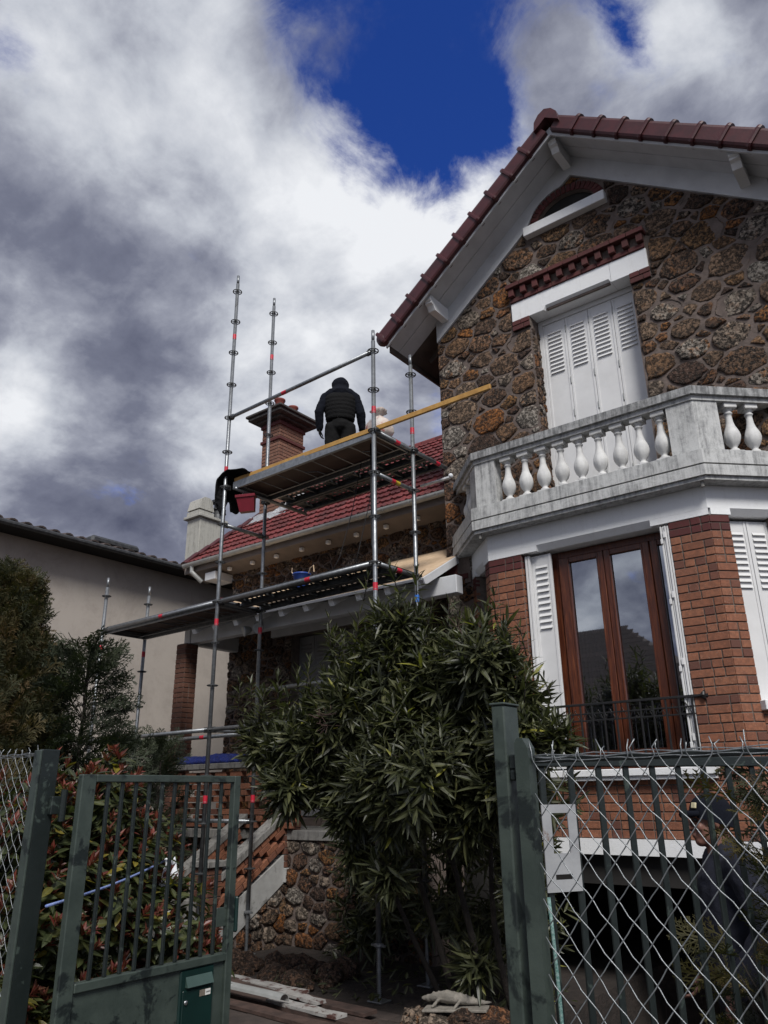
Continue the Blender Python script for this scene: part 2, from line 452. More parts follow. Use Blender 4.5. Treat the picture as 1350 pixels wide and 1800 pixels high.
# ------------------------------------------------------------------ mesh helpers
class MB:
    """collects geometry for one mesh"""
    def __init__(s):
        s.v, s.f = [], []
        s.m = Matrix.Identity(4)
        s.rnd = None
    def add(s, vs, fs):
        o = len(s.v)
        s.v += [s.m @ Vector(p) for p in vs]
        s.f += [tuple(i + o for i in f) for f in fs]
        return s
    def box(s, x0, x1, y0, y1, z0, z1, c=0.0):
        if x0 > x1: x0, x1 = x1, x0
        if y0 > y1: y0, y1 = y1, y0
        if z0 > z1: z0, z1 = z1, z0
        if c <= 0:
            return s.add([(x0, y0, z0), (x1, y0, z0), (x1, y1, z0), (x0, y1, z0), (x0, y0, z1), (x1, y0, z1), (x1, y1, z1), (x0, y1, z1)],
                         [(0, 3, 2, 1), (4, 5, 6, 7), (0, 1, 5, 4), (1, 2, 6, 5), (2, 3, 7, 6), (3, 0, 4, 7)])
        return s.add(*cbox_data(x0, x1, y0, y1, z0, z1, c))
    def prism(s, poly, d0, d1, axis='y'):
        """2-D polygon (list of (a,b)) extruded along an axis"""
        n = len(poly)
        def P(a, b, d):
            return {'y': (a, d, b), 'x': (d, a, b), 'z': (a, b, d)}[axis]
        vs = [P(a, b, d0) for a, b in poly] + [P(a, b, d1) for a, b in poly]
        fs = [tuple(range(n)), tuple(range(2 * n - 1, n - 1, -1))]
        fs += [(i, n + i, n + (i + 1) % n, (i + 1) % n) for i in range(n)]
        return s.add(vs, fs)
    def tube(s, pts, r, n=8, cap=True, closed=False):
        pts = [Vector(p) for p in pts]
        rs = r if isinstance(r, (list, tuple)) else [r] * len(pts)
        vs, fs = [], []
        up = None
        k = len(pts)
        for i, p in enumerate(pts):
            if closed:
                t = pts[(i + 1) % k] - pts[i - 1]
            else:
                t = pts[min(i + 1, k - 1)] - pts[max(i - 1, 0)]
            if t.length < 1e-9:
                t = Vector((0, 0, 1))
            t.normalize()
            if up is None:
                a = Vector((0, 0, 1)) if abs(t.z) < 0.9 else Vector((1, 0, 0))
                up = (a - t * a.dot(t)).normalized()
            else:
                up = (up - t * up.dot(t))
                if up.length < 1e-6:
                    up = Vector((1, 0, 0)) - t * t.x
                up.normalize()
            sd = t.cross(up)
            for j in range(n):
                an = 2 * PI * j / n
                vs.append(p + (up * math.cos(an) + sd * math.sin(an)) * rs[i])
        rng_i = range(k if closed else k - 1)
        for i in rng_i:
            i2 = (i + 1) % k
            for j in range(n):
                j2 = (j + 1) % n
                fs.append((i * n + j, i * n + j2, i2 * n + j2, i2 * n + j))
        if cap and not closed:
            fs.append(tuple(range(n - 1, -1, -1)))
            fs.append(tuple(range((k - 1) * n, k * n)))
        return s.add([tuple(v) for v in vs], fs)
    def lathe(s, prof, n=16, at=(0, 0, 0), squash=None):
        vs, fs = [], []
        for r, z in prof:
            for j in range(n):
                a = 2 * PI * j / n
                rr = r if squash is None else r * squash(a, z)
                vs.append((at[0] + rr * math.cos(a), at[1] + rr * math.sin(a), at[2] + z))
        k = len(prof)
        for i in range(k - 1):
            for j in range(n):
                j2 = (j + 1) % n
                fs.append((i * n + j, i * n + j2, (i + 1) * n + j2, (i + 1) * n + j))
        fs.append(tuple(range(n - 1, -1, -1)))
        fs.append(tuple(range((k - 1) * n, k * n)))
        return s.add(vs, fs)
    def ball(s, c, r, n=10, m=7, sc=(1, 1, 1)):
        vs, fs = [], []
        vs.append((c[0], c[1], c[2] - r * sc[2]))
        for i in range(1, m):
            ph = PI * i / m
            for j in range(n):
                a = 2 * PI * j / n
                vs.append((c[0] + r * sc[0] * math.sin(ph) * math.cos(a), c[1] + r * sc[1] * math.sin(ph) * math.sin(a), c[2] - r * sc[2] * math.cos(ph)))
        vs.append((c[0], c[1], c[2] + r * sc[2]))
        for j in range(n):
            fs.append((0, 1 + (j + 1) % n, 1 + j))
        for i in range(m - 2):
            for j in range(n):
                a, b = 1 + i * n + j, 1 + i * n + (j + 1) % n
                fs.append((a, b, b + n, a + n))
        t = len(vs) - 1
        for j in range(n):
            fs.append((t, 1 + (m - 2) * n + j, 1 + (m - 2) * n + (j + 1) % n))
        return s.add(vs, fs)
    def mesh(s, name):
        me = bpy.data.meshes.new(name)
        me.from_pydata([tuple(v) for v in s.v], [], s.f)
        me.update()
        return me
    def build(s, name, mat, parent=None, smooth=False, **tags):
        return link(name, s.mesh(name), mat, parent, smooth, **tags)


def cbox_data(x0, x1, y0, y1, z0, z1, c):
    c = min(c, (x1 - x0) * .45, (y1 - y0) * .45, (z1 - z0) * .45)
    X, Y, Z = (x0, x1), (y0, y1), (z0, z1)
    vs, idx = [], {}
    for i in (0, 1):
        for j in (0, 1):
            for k in (0, 1):
                sx, sy, sz = (1, -1)[i], (1, -1)[j], (1, -1)[k]
                for ax, p in (('x', (X[i], Y[j] + sy * c, Z[k] + sz * c)), ('y', (X[i] + sx * c, Y[j], Z[k] + sz * c)), ('z', (X[i] + sx * c, Y[j] + sy * c, Z[k]))):
                    idx[(i, j, k, ax)] = len(vs)
                    vs.append(p)
    g = lambda i, j, k, a: idx[(i, j, k, a)]
    fs = []
    for i in (0, 1):
        q = [g(i, 0, 0, 'x'), g(i, 1, 0, 'x'), g(i, 1, 1, 'x'), g(i, 0, 1, 'x')]
        fs.append(tuple(q if i else q[::-1]))
        q = [g(0, i, 0, 'y'), g(1, i, 0, 'y'), g(1, i, 1, 'y'), g(0, i, 1, 'y')]
        fs.append(tuple(q[::-1] if i else q))
        q = [g(0, 0, i, 'z'), g(1, 0, i, 'z'), g(1, 1, i, 'z'), g(0, 1, i, 'z')]
        fs.append(tuple(q if i else q[::-1]))
    for i in (0, 1):
        for j in (0, 1):
            fs.append((g(i, j, 0, 'x'), g(i, j, 1, 'x'), g(i, j, 1, 'y'), g(i, j, 0, 'y')))
            fs.append((g(i, 0, j, 'x'), g(i, 1, j, 'x'), g(i, 1, j, 'z'), g(i, 0, j, 'z')))
            fs.append((g(0, i, j, 'y'), g(1, i, j, 'y'), g(1, i, j, 'z'), g(0, i, j, 'z')))
            for k in (0, 1):
                fs.append((g(i, j, k, 'x'), g(i, j, k, 'y'), g(i, j, k, 'z')))
    return vs, fs


def link(name, me, mat, parent=None, smooth=False, label=None, category=None, group=None, kind=None):
    o = bpy.data.objects.new(name, me)
    COL.objects.link(o)
    if mat:
        if not me.materials:
            me.materials.append(MATS[mat])
    if smooth and me.polygons:
        me.polygons.foreach_set('use_smooth', [True] * len(me.polygons))
    if parent is not None:
        o.parent = parent
        if parent.get('is_root'):
            o.matrix_parent_inverse = Matrix.Translation(-parent.location)
    tag(o, label, category, group, kind)
    return o


def tag(o, label=None, category=None, group=None, kind=None):
    if label: o['label'] = label
    if category: o['category'] = category
    if group: o['group'] = group
    if kind: o['kind'] = kind
    return o


def thing(name, loc, label, category, group=None, kind=None):
    o = bpy.data.objects.new(name, None)
    COL.objects.link(o)
    o.location = loc
    o.empty_display_size = 0.2
    o['is_root'] = 1
    return tag(o, label, category, group, kind)


def bm(fn):
    mb = MB()
    fn(mb)
    return mb


def boxpart(name, mat, parent, *b, c=0.004, **tags):
    mb = MB()
    mb.box(*b, c=c)
    return mb.build(name, mat, parent, **tags)


# pieces: bricks, stones, tiles, leaves, ... the 300 that show largest become objects, the rest join
PIECES = []
JOINED = {'brick': 'brickwork', 'stone': 'stonework', 'tile': 'tiling', 'leaf': 'foliage', 'slat': 'slats', 'wire': 'wires'}


def piece(kind, thg, parent, mesh, mat, mtx=None, w=1.0, smooth=False):
    PIECES.append((kind, thg, parent, mesh, mat, mtx or Matrix.Identity(4), w, smooth))


def screen_area(mesh, mtx):
    n = len(mesh.vertices)
    co = np.empty(n * 3, np.float32)
    mesh.vertices.foreach_get('co', co)
    co = co.reshape(-1, 3)
    M4 = np.array(mtx)
    p = co @ M4[:3, :3].T + M4[:3, 3] - np.array(CAM_POS)
    z = p @ np.array(CF)
    if z.min() < 0.1:
        return 0.0
    u = (p @ np.array(CR)) / z * FPX
    v = (p @ np.array(CU)) / z * FPX
    if u.min() > 675 or u.max() < -675 or v.min() > 900 or v.max() < -900:
        return 0.0
    return float((min(u.max(), 675) - max(u.min(), -675)) * (min(v.max(), 900) - max(v.min(), -900)))


def flush_pieces(limit=300):
    groups = {}
    for t in PIECES:
        groups.setdefault((t[1].name, t[0]), []).append(t)
    cache = {}
    for (tn, kind), lst in groups.items():
        lst = sorted(lst, key=lambda t: -screen_area(t[3], t[5]) * t[6])
        lim = limit
        rest = {}
        for i, (k, thg, parent, mesh, mat, mtx, w, sm) in enumerate(lst):
            vis = screen_area(mesh, mtx) * w > 0
            if i < lim and vis:
                o = link(k, mesh, mat, parent, sm)
                o.matrix_basis = mtx
            else:
                rest.setdefault((parent.name, mat, sm), []).append((mesh, mtx, parent))
        for (pn, mat, sm), items in rest.items():
            join(JOINED.get(kind, kind + '_rest'), items, mat, items[0][2], sm)


def join(name, items, mat, parent, smooth, kind='stuff', **tags):
    vs, fs, rn, ribs = [], [], [], []
    off = 0
    cache = {}
    for mesh, mtx, _ in items:
        if mesh.name not in cache:
            co = np.empty(len(mesh.vertices) * 3, np.float32)
            mesh.vertices.foreach_get('co', co)
            rb = None
            if 'rib' in mesh.attributes:
                rb = np.empty(len(mesh.vertices), np.float32)
                mesh.attributes['rib'].data.foreach_get('value', rb)
            cache[mesh.name] = (co.reshape(-1, 3), [tuple(p.vertices) for p in mesh.polygons], rb)
        co, pf, rb = cache[mesh.name]
        M4 = np.array(mtx)
        vs.append(co @ M4[:3, :3].T + M4[:3, 3])
        fs += [tuple(i + off for i in f) for f in pf]
        rn.append(np.full(len(co), random.random(), np.float32))
        ribs.append(rb if rb is not None else np.zeros(len(co), np.float32))
        off += len(co)
    me = bpy.data.meshes.new(name)
    me.from_pydata(np.concatenate(vs).tolist(), [], fs)
    a = me.attributes.new('rnd', 'FLOAT', 'POINT')
    a.data.foreach_set('value', np.concatenate(rn))
    a = me.attributes.new('rib', 'FLOAT', 'POINT')
    a.data.foreach_set('value', np.concatenate(ribs))
    me.update()
    return link(name, me, mat, parent, smooth, kind=kind, **tags)


# ------------------------------------------------------------------ stone walls
def clip(poly, nx, ny, d):
    """keep nx*x+ny*y <= d"""
    out = []
    k = len(poly)
    for i in range(k):
        a, b = poly[i], poly[(i + 1) % k]
        da, db = nx * a[0] + ny * a[1] - d, nx * b[0] + ny * b[1] - d
        if da <= 0:
            out.append(a)
        if (da < 0) != (db < 0) and abs(da - db) > 1e-12:
            t = da / (da - db)
            out.append((a[0] + (b[0] - a[0]) * t, a[1] + (b[1] - a[1]) * t))
    return out


def stone_cells(x0, x1, z0, z1, rmin, rmax, planes=(), rects=(), aspect=1.45, gap=0.013, R=None):
    R = R or random.Random(3)
    pts = []
    grid = {}
    tries = int((x1 - x0) * (z1 - z0) / (rmin * rmin) * 14)
    for t in range(tries):
        fr = t / tries
        r = rmin + (rmax - rmin) * max(0.0, (1 - fr * 1.35)) * R.uniform(.55, 1.0)
        x, z = R.uniform(x0, x1), R.uniform(z0, z1) * aspect
        zz = z / aspect
        if any(nx * x + nz * zz > d for nx, nz, d in planes):
            continue
        if any(a - .01 < x < b + .01 and c - .01 < zz < e + .01 for a, b, c, e in rects):
            continue
        gx, gz = int(x / .3), int(z / .3)
        ok = True
        for i in (-1, 0, 1):
            for j in (-1, 0, 1):
                for q in grid.get((gx + i, gz + j), ()):
                    if (q[0] - x) ** 2 + (q[1] - z) ** 2 < (q[2] + r) ** 2:
                        ok = False
                        break
        if ok:
            p = (x, z, r)
            pts.append(p)
            grid.setdefault((gx, gz), []).append(p)
    cells = []
    for (x, z, r) in pts:
        poly = [(x - .5, z - .5), (x + .5, z - .5), (x + .5, z + .5), (x - .5, z + .5)]
        g = gap * R.uniform(.35, 2.0)
        gx, gz = int(x / .3), int(z / .3)
        for i in range(-3, 4):
            for j in range(-3, 4):
                for q in grid.get((gx + i, gz + j), ()):
                    dx, dy = q[0] - x, q[1] - z
                    d = math.hypot(dx, dy)
                    if d < 1e-6 or d > 1.0:
                        continue
                    nx, ny = dx / d, dy / d
                    t = (d * d + r * r - q[2] * q[2]) / (2 * d) - g
                    poly = clip(poly, nx, ny, nx * x + ny * z + t)
                    if len(poly) < 3:
                        break
                if len(poly) < 3:
                    break
            if len(poly) < 3:
                break
        if len(poly) < 3:
            continue
        poly = [(a, b / aspect) for a, b in poly]
        zz = z / aspect
        poly = clip(poly, -1, 0, -x0); poly = clip(poly, 1, 0, x1); poly = clip(poly, 0, -1, -z0); poly = clip(poly, 0, 1, z1)
        for nx, nz, d in planes:
            poly = clip(poly, nx, nz, d)
        for a, b, c, e in rects:
            cand = [(a - x, (1, 0, a)), (x - b, (-1, 0, -b)), (c - zz, (0, 1, c)), (zz - e, (0, -1, -e))]
            s, h = max(cand)
            poly = clip(poly, *h)
        if len(poly) < 3:
            continue
        A = 0.5 * abs(sum(poly[i][0] * poly[(i + 1) % len(poly)][1] - poly[(i + 1) % len(poly)][0] * poly[i][1] for i in range(len(poly))))
        if A < 0.0012:
            continue
        cells.append(poly)
    return cells


def stone_mesh(poly, depth, R, nring=22):
    # round corners
    for it in range(2):
        cc = (.06, .15)[it]
        q = []
        k = len(poly)
        for i in range(k):
            a, b = poly[i], poly[(i + 1) % k]
            c = cc
            q.append((a[0] * (1 - c) + b[0] * c, a[1] * (1 - c) + b[1] * c))
            q.append((a[0] * c + b[0] * (1 - c), a[1] * c + b[1] * (1 - c)))
        poly = q
    # resample
    k = len(poly)
    L = [math.dist(poly[i], poly[(i + 1) % k]) for i in range(k)]
    T = sum(L)
    out, i, acc = [], 0, 0.0
    for j in range(nring):
        s = T * j / nring
        while acc + L[i] < s:
            acc += L[i]; i += 1
        t = (s - acc) / max(L[i], 1e-9)
        a, b = poly[i], poly[(i + 1) % k]
        out.append((a[0] + (b[0] - a[0]) * t, a[1] + (b[1] - a[1]) * t))
    cx = sum(p[0] for p in out) / nring
    cz = sum(p[1] for p in out) / nring
    size = math.sqrt(T / 6)
    tilt = (R.uniform(-.12, .12), R.uniform(-.12, .12))
    jit_ = [1 + R.uniform(-.10, .07) for _ in range(nring)]
    vs, fs = [], []
    spec = [(1.0, -.012, 0.0), (0.98, depth * .5, .25), (0.88, depth * .9, .35), (0.5, depth * 1.0, .5)]
    for sc, h, jit in spec:
        for (a, b) in out:
            jx = jit_[len(vs) % nring] + R.uniform(-.02, .02)
            x, z = cx + (a - cx) * sc * jx, cz + (b - cz) * sc * jx
            y = h + R.uniform(-1, 1) * depth * jit * .55 + (x - cx) * tilt[0] * min(1, h / depth + .1) + (z - cz) * tilt[1] * min(1, h / depth + .1)
            vs.append((x, -max(y, -.012), z))
    vs.append((cx, -depth * R.uniform(.85, 1.15), cz))
    n = nring
    for q in range(len(spec) - 1):
        for j in range(n):
            j2 = (j + 1) % n
            fs.append((q * n + j, q * n + j2, (q + 1) * n + j2, (q + 1) * n + j))
    c = len(vs) - 1
    q = len(spec) - 1
    for j in range(n):
        fs.append((q * n + j, q * n + (j + 1) % n, c))
    # consistent outward winding (towards -y)
    area = sum(out[i][0] * out[(i + 1) % n][1] - out[(i + 1) % n][0] * out[i][1] for i in range(n))
    if area < 0:
        fs = [f[::-1] for f in fs]
    me = bpy.data.meshes.new('stone')
    me.from_pydata(vs, [], fs)
    me.update()
    return me


def stone_wall(thg, parent, frame, cells, depth=(.018, .04), mat='stone', seed=1, w=1.0):
    """frame: matrix with local x along the wall, -y outwards, z up"""
    R = random.Random(seed)
    for poly in cells:
        me = stone_mesh(poly, R.uniform(*depth), R)
        piece('stone', thg, parent, me, mat, frame, w, True)


def frame_at(origin, angle=0.0):
    return Matrix.Translation(origin) @ Matrix.Rotation(angle, 4, 'Z')


# ------------------------------------------------------------------ bricks
BRICK_MESH = {}


def brick_mesh(l, d, h, mat):
    key = (round(l, 3), round(d, 3), round(h, 3), mat)
    if key not in BRICK_MESH:
        mb = MB()
        mb.box(-l / 2, l / 2, -d / 2, d / 2, -h / 2, h / 2, c=0.0035)
        BRICK_MESH[key] = mb.mesh('brick')
    return BRICK_MESH[key]


def brick_wall(thg, parent, frame, u0, u1, z0, z1, course=.0785, joint=.011, mat='brick', seed=0, st=.205, hd=.098, proud=.009, d=.06, rects=(), red=0, w=1.0, red_mat='brick_red', from_top=True):
    """bricks on the local plane y=0 of frame, local x from u0 to u1, -y outwards"""
    R = random.Random(seed)
    n = int(round((z1 - z0) / course))
    ch = (z1 - z0) / n
    for c in range(n):
        row = n - 1 - c if from_top else c
        zc = z0 + (row + .5) * ch
        u = u0
        k = 0
        pat = [st, hd, hd] if c % 2 == 0 else [hd, st, hd]
        k = (c * 2) % 3
        first = True
        while u < u1 - .02:
            L = pat[k % 3]
            if first and c % 2:
                L = hd if R.random() < .6 else st
            first = False
            k += 1
            e = min(u + L, u1)
            if u1 - e < .045:
                e = u1
            a, b = u + joint / 2, e - joint / 2
            if u == u0: a = u0
            if e == u1: b = u1
            u = e
            mid = (a + b) / 2
            if any(x0 < mid < x1 and y0 < zc < y1 for x0, x1, y0, y1 in rects):
                continue
            L2 = round((b - a) / .004) * .004
            me = brick_mesh(L2, d, round(ch - joint, 3), red_mat if c < red else mat)
            mt = frame @ Matrix.Translation((mid, d / 2 - proud + R.uniform(-.002, .002), zc)) @ Matrix.Rotation(R.uniform(-.006, .006), 4, 'Y')
            piece('brick', thg, parent, me, red_mat if c < red else mat, mt, w)


# ================================================================== GROUND
GZ = -0.05
def ground_sheet():
    # flat garden and street with a ramp that drops to the basement garage
    xs = [-1500, -60, -20, -9, -5.2, -3.25, -3.2, -1.0, -0.2, 0.4, 6, 20, 60, 1500]
    ys = [-1500, -60, -20, -6, 0, 2, 4.4, 5.2, 6.2, 7.3, 8.6, 8.65, 14, 30, 80, 1500]
    mb = MB()
    vs = []
    for y in ys:
        for x in xs:
            z = GZ
            if -3.21 < x < 0.3 and 4.4 < y < 8.62:
                z = GZ - 0.95 * min(1, (y - 4.4) / 2.9)
            vs.append((x, y, z))
    n = len(xs)
    fs = [(j * n + i, j * n + i + 1, (j + 1) * n + i + 1, (j + 1) * n + i) for j in range(len(ys) - 1) for i in range(n - 1)]
    mb.add(vs, fs)
    return mb.build('ground', 'soil', kind='structure')


ground = ground_sheet()
road = boxpart('road', 'asphalt', None, -60, 60, -6.5, -1.2, GZ - .2, GZ + .004, c=0, kind='structure')
kerb = boxpart('kerb', 'concrete', None, -60, 60, -1.2, -1.05, GZ - .2, GZ + .12, c=.01, kind='structure')
pavement = boxpart('pavement', 'concrete', None, -60, 60, -1.05, 1.95, GZ - .2, GZ + .10, c=.004, kind='structure')
# slabs of the garden path behind the open gate
path = boxpart('garden_path', 'mortar', None, -6.4, -3.35, 2.0, 5.62, GZ - .2, GZ + .006, c=0, kind='structure')
R = random.Random(5)
y = 2.05
k = 0
while y < 5.5:
    h = .42
    x = -6.35 + (.22 if k % 2 else 0)
    while x < -3.5:
        L = R.uniform(.42, .62)
        e = min(x + L, -3.38)
        mb = MB()
        mb.box(x + .006, e - .006, y + .006, min(y + h, 5.6) - .006, GZ - .05, GZ + .022 + R.uniform(-.003, .004), c=.006)
        mb.build('slab', 'paving', path)
        x = e
    y += h
    k += 1

# ================================================================== HOUSE
YW = 7.85          # gable wall
YB = 7.30          # bay front
XC = -2.87         # gable axis
XL, XR = -5.06, -0.68
SL = 0.772         # roof slope
ZAP = 9.58         # soffit apex
ZWL = 9.24         # top of the bare stone, under the frieze board
house = thing('stone_house', (XC, YW, GZ), 'rubble stone house with brick bay, white balcony and dark red gable roof', 'house')


def bay(o):
    return [(-4.697 - 1.414 * o, YW), (-4.147 - .4142 * o, YB - o), (-1.744 + .4142 * o, YB - o), (-1.194 + 1.414 * o, YW)]


def ring_prism(mb, po, pi, z0, z1):
    n = len(po)
    vs = [(x, y, z) for z in (z0, z1) for x, y in po] + [(x, y, z) for z in (z0, z1) for x, y in pi]
    O0, O1, I0, I1 = 0, n, 2 * n, 3 * n
    fs = []
    for i in range(n - 1):
        fs += [(O0 + i, O0 + i + 1, O1 + i + 1, O1 + i), (I0 + i + 1, I0 + i, I1 + i, I1 + i + 1),
               (O1 + i, O1 + i + 1, I1 + i + 1, I1 + i), (O0 + i + 1, O0 + i, I0 + i, I0 + i + 1)]
    fs += [(O0, O1, I1, I0), (O0 + n - 1, I0 + n - 1, I1 + n - 1, O1 + n - 1)]
    mb.add(vs, fs)


# --- gable wall body with its door opening and attic arch -------------------------------------
OX0, OX1, OZ0, OZ1 = -3.62, -2.30, 4.62, 7.38
gable = MB()
def top_z(x):
    return ZAP - SL * abs(x - XC)
T = .32
gable.prism([(XL, 1.0), (OX0, 1.0), (OX0, top_z(OX0)), (XL, top_z(XL))], YW, YW + T)
gable.prism([(OX1, 1.0), (XR, 1.0), (XR, top_z(XR)), (OX1, top_z(OX1))], YW, YW + T)
gable.prism([(OX0, OZ1), (OX1, OZ1), (OX1, 8.62), (OX0, 8.62)], YW, YW + T)
AX, AZ, ARX, ARZ = -2.985, 8.66, .42, .335
arch = [(AX + ARX * math.cos(a), AZ + ARZ * math.sin(a)) for a in np.linspace(PI, 0, 17)]
gable.prism([(OX0, 8.62), (AX - ARX, 8.62)] + [(AX - ARX, AZ)] + arch[1:9] + [(AX, top_z(AX)), (OX0, top_z(OX0))], YW, YW + T)
gable.prism([(AX + ARX, 8.62), (OX1, 8.62), (OX1, top_z(OX1)), (XC, ZAP), (AX, top_z(AX))] + arch[8:16] + [(AX + ARX, AZ)], YW, YW + T)
gable.box(OX0, OX1, YW, YW + T, 1.0, OZ0)
# side wall and rear so that the house is a solid
gable.box(XL, XL + T, YW + T, 14, 0, top_z(XL))
gable.box(XR - T, XR, YW + T, 14, 0, top_z(XR))
gable_wall = gable.build('gable_wall', 'mortar', house)
boxpart('basement_wall', 'mortar', house, XL, XL + .02 + .36, YW, YW + T, -1.05, 1.0, c=0)
planes = [(SL / math.hypot(SL, 1), 1 / math.hypot(SL, 1), (ZWL - .02 + SL * XC) / math.hypot(SL, 1)),
          (-SL / math.hypot(SL, 1), 1 / math.hypot(SL, 1), (ZWL - .02 - SL * XC) / math.hypot(SL, 1))]
rects = [(OX0 - .02, OX1 + .02, 4.0, OZ1), (-3.90, -2.04, 7.36, 7.95), (-3.60, -2.42, 8.54, 8.73), (-3.90, -3.6, 7.2, 7.4), (-2.32, -2.04, 7.2, 7.4),
         (AX - .53, AX + .53, 8.6, 9.0), (AX - .38, AX + .38, 8.9, 9.12)]
cells = stone_cells(XL + .0, XR, 1.2, 9.25, .056, .26, planes, rects, aspect=1.45, gap=.0145, R=random.Random(11))
cells = [c for c in cells if not (-4.66 < sum(p[0] for p in c) / len(c) < -1.2 and sum(p[1] for p in c) / len(c) < 4.4)]
stone_wall(house, gable_wall, frame_at((0, YW, 0)), cells, (.009, .026), 'stone', 21)
# stones of the window reveal (left side, faces +x)
rc = stone_cells(0.0, T, 4.7, 7.2, .05, .11, R=random.Random(12))
stone_wall(house, gable_wall, frame_at((OX0, YW, 0), PI / 2), rc, (.008, .02), 'stone', 22)

# --- lintel, brick cornice, brick blocks ------------------------------------------------------
def lintel_mesh(x0, x1, ya, yb, z0, z1, s0, s1, ch=.06):
    """lintel with a chamfered lower edge between two stops"""
    mb = MB()
    mb.box(x0, s0, ya, yb, z0, z1, c=.004)
    mb.box(s1, x1, ya, yb, z0, z1, c=.004)
    mb.prism([(ya, z0 + ch), (ya + ch * 1.3, z0), (yb, z0), (yb, z1), (ya, z1)], s0 + .03, s1 - .03, 'x')
    for a, b, sgn in ((s0, s0 + .03, 1), (s1, s1 - .03, 1)):
        vs = [(a, ya, z0), (a, yb, z0), (a, yb, z1), (a, ya, z1), (b, ya, z0 + ch), (b, ya + ch * 1.3, z0), (b, yb, z0), (b, yb, z1), (b, ya, z1)]
        mb.add(vs, [(0, 5, 4), (0, 1, 6, 5), (1, 2, 7, 6), (2, 3, 8, 7), (3, 0, 4, 8)])
    return mb


lintel_mesh(-3.87, -2.066, YW - .035, YW + .185, 7.372, 7.65, -3.42, -2.52).build('lintel', 'white_paint', house)
corn = boxpart('brick_cornice', 'mortar', house, -3.87, -2.066, YW - .03, YW + .02, 7.652, 7.90, c=0)
def course(parent, mat, x0, x1, yo, z0, z1, L, depth=.14, seed=1):
    n = max(1, round((x1 - x0) / L))
    w = (x1 - x0) / n
    for i in range(n):
        me = brick_mesh(round(w - .009, 3), depth, round(z1 - z0, 3), mat)
        piece('brick', house, parent, me, mat, Matrix.Translation((x0 + (i + .5) * w, yo + depth / 2, (z0 + z1) / 2)), 3.0)
course(corn, 'brick_red', -3.87, -2.066, YW - .055, 7.655, 7.715, .2)
course(corn, 'brick_red', -3.90, -2.04, YW - .125, 7.845, 7.905, .2, .16)
for i in range(11):
    x = -3.83 + i * (1.724 / 10)
    piece('brick', house, corn, brick_mesh(.075, .14, .105, 'brick_red'), 'brick_red', Matrix.Translation((x, YW - .10 + .07, 7.782)), 3.0)
for x0, x1 in ((-3.873, -3.62), (-2.30, -2.05)):
    blk = boxpart('brick_bearing', 'mortar_grey', house, x0 + .004, x1 - .004, YW - .03, YW + T, 7.235, 7.379, c=0)
    for j, (z0, z1) in enumerate(((7.235, 7.300), (7.311, 7.377))):
        a = x0
        for L in ((.12, .13) if j else (.16, .09)):
            piece('brick', house, blk, brick_mesh(round(L - .008, 3), T + .05, round(z1 - z0, 3), 'brick_red'), 'brick_red', Matrix.Translation((a + L / 2, YW - .045 + (T + .05) / 2, (z0 + z1) / 2)), 3.0)
            a += L
# attic arch of red bricks with a white sill; a near-black panel stands for the opening's shade
arc = MB()
nA = 40
vs = []
for a in np.linspace(PI, 0, nA):
    for rx, rz in ((ARX, ARZ), (ARX + .115, ARZ + .125)):
        vs.append((AX + rx * math.cos(a), AZ + rz * math.sin(a)))
mbv = [(x, YW - .012, z) for x, z in vs] + [(x, YW + .1, z) for x, z in vs]
o = len(vs)
fs = []
for i in range(nA - 1):
    fs.append((2 * i, 2 * i + 2, 2 * i + 3, 2 * i + 1))
arc.add(mbv, fs)
arch_p = arc.build('attic_arch', 'mortar', house)
nb = 21
for i in range(nb):
    a = PI - (i + .5) * PI / nb
    ex, ez = ARX + .058, ARZ + .063
    cx, cz = AX + ex * math.cos(a), AZ + ez * math.sin(a)
    ta = math.atan2(ez * math.cos(a), -ex * math.sin(a))
    ang = math.atan2(math.sin(a) / ez, math.cos(a) / ex)
    piece('brick', house, arch_p, brick_mesh(.112, .1, .058, 'brick_red'), 'brick_red', Matrix.Translation((cx, YW + .02, cz)) @ Matrix.Rotation(-ang, 4, 'Y'), 3.0)
boxpart('attic_sill', 'white_paint', house, -3.575, -2.44, YW - .10, YW + .2, 8.56, 8.70, c=.006)
boxpart('attic_shade_panel', 'inside', house, AX - .5, AX + .5, YW + .05, YW + .07, 8.6, 9.1, c=0)

# --- first-floor door: four closed louvred shutter leaves --------------------------------------
def shutter(parent, fr, x0, x1, z0, z1, lz0, lz1, nl, mat='shutter_paint', vis=1.0):
    """leaf in the local plane y=0 facing -y, louvres between lz0 and lz1"""
    mb = MB(); mb.m = fr
    w = x1 - x0
    m = .20 * w
    mb.box(x0, x1, 0.0, .028, z0, z1, c=.003)
    for a, b in ((x0, x0 + .028), (x1 - .028, x1)):
        mb.box(a, b, -.007, .001, z0 + .002, z1 - .002, c=.002)
    o = mb.build('shutter', mat, parent)
    dz = (lz1 - lz0) / nl
    me = SLATS.get(round(w, 3))
    if me is None:
        s = MB()
        hw = w / 2 - m
        s.add([(-hw, -.002, .016), (hw, -.002, .016), (hw, -.020, -.014), (-hw, -.020, -.014), (-hw, .002, -.010), (hw, .002, -.010)],
              [(0, 3, 2, 1), (3, 4, 5, 2), (0, 4, 3), (1, 2, 5)])
        me = SLATS[round(w, 3)] = s.mesh('slat')
    for i in range(nl):
        piece('slat', house, o, me, mat, fr @ Matrix.Translation(((x0 + x1) / 2, 0, lz0 + (i + .5) * dz)), vis)
    # hinges
    return o


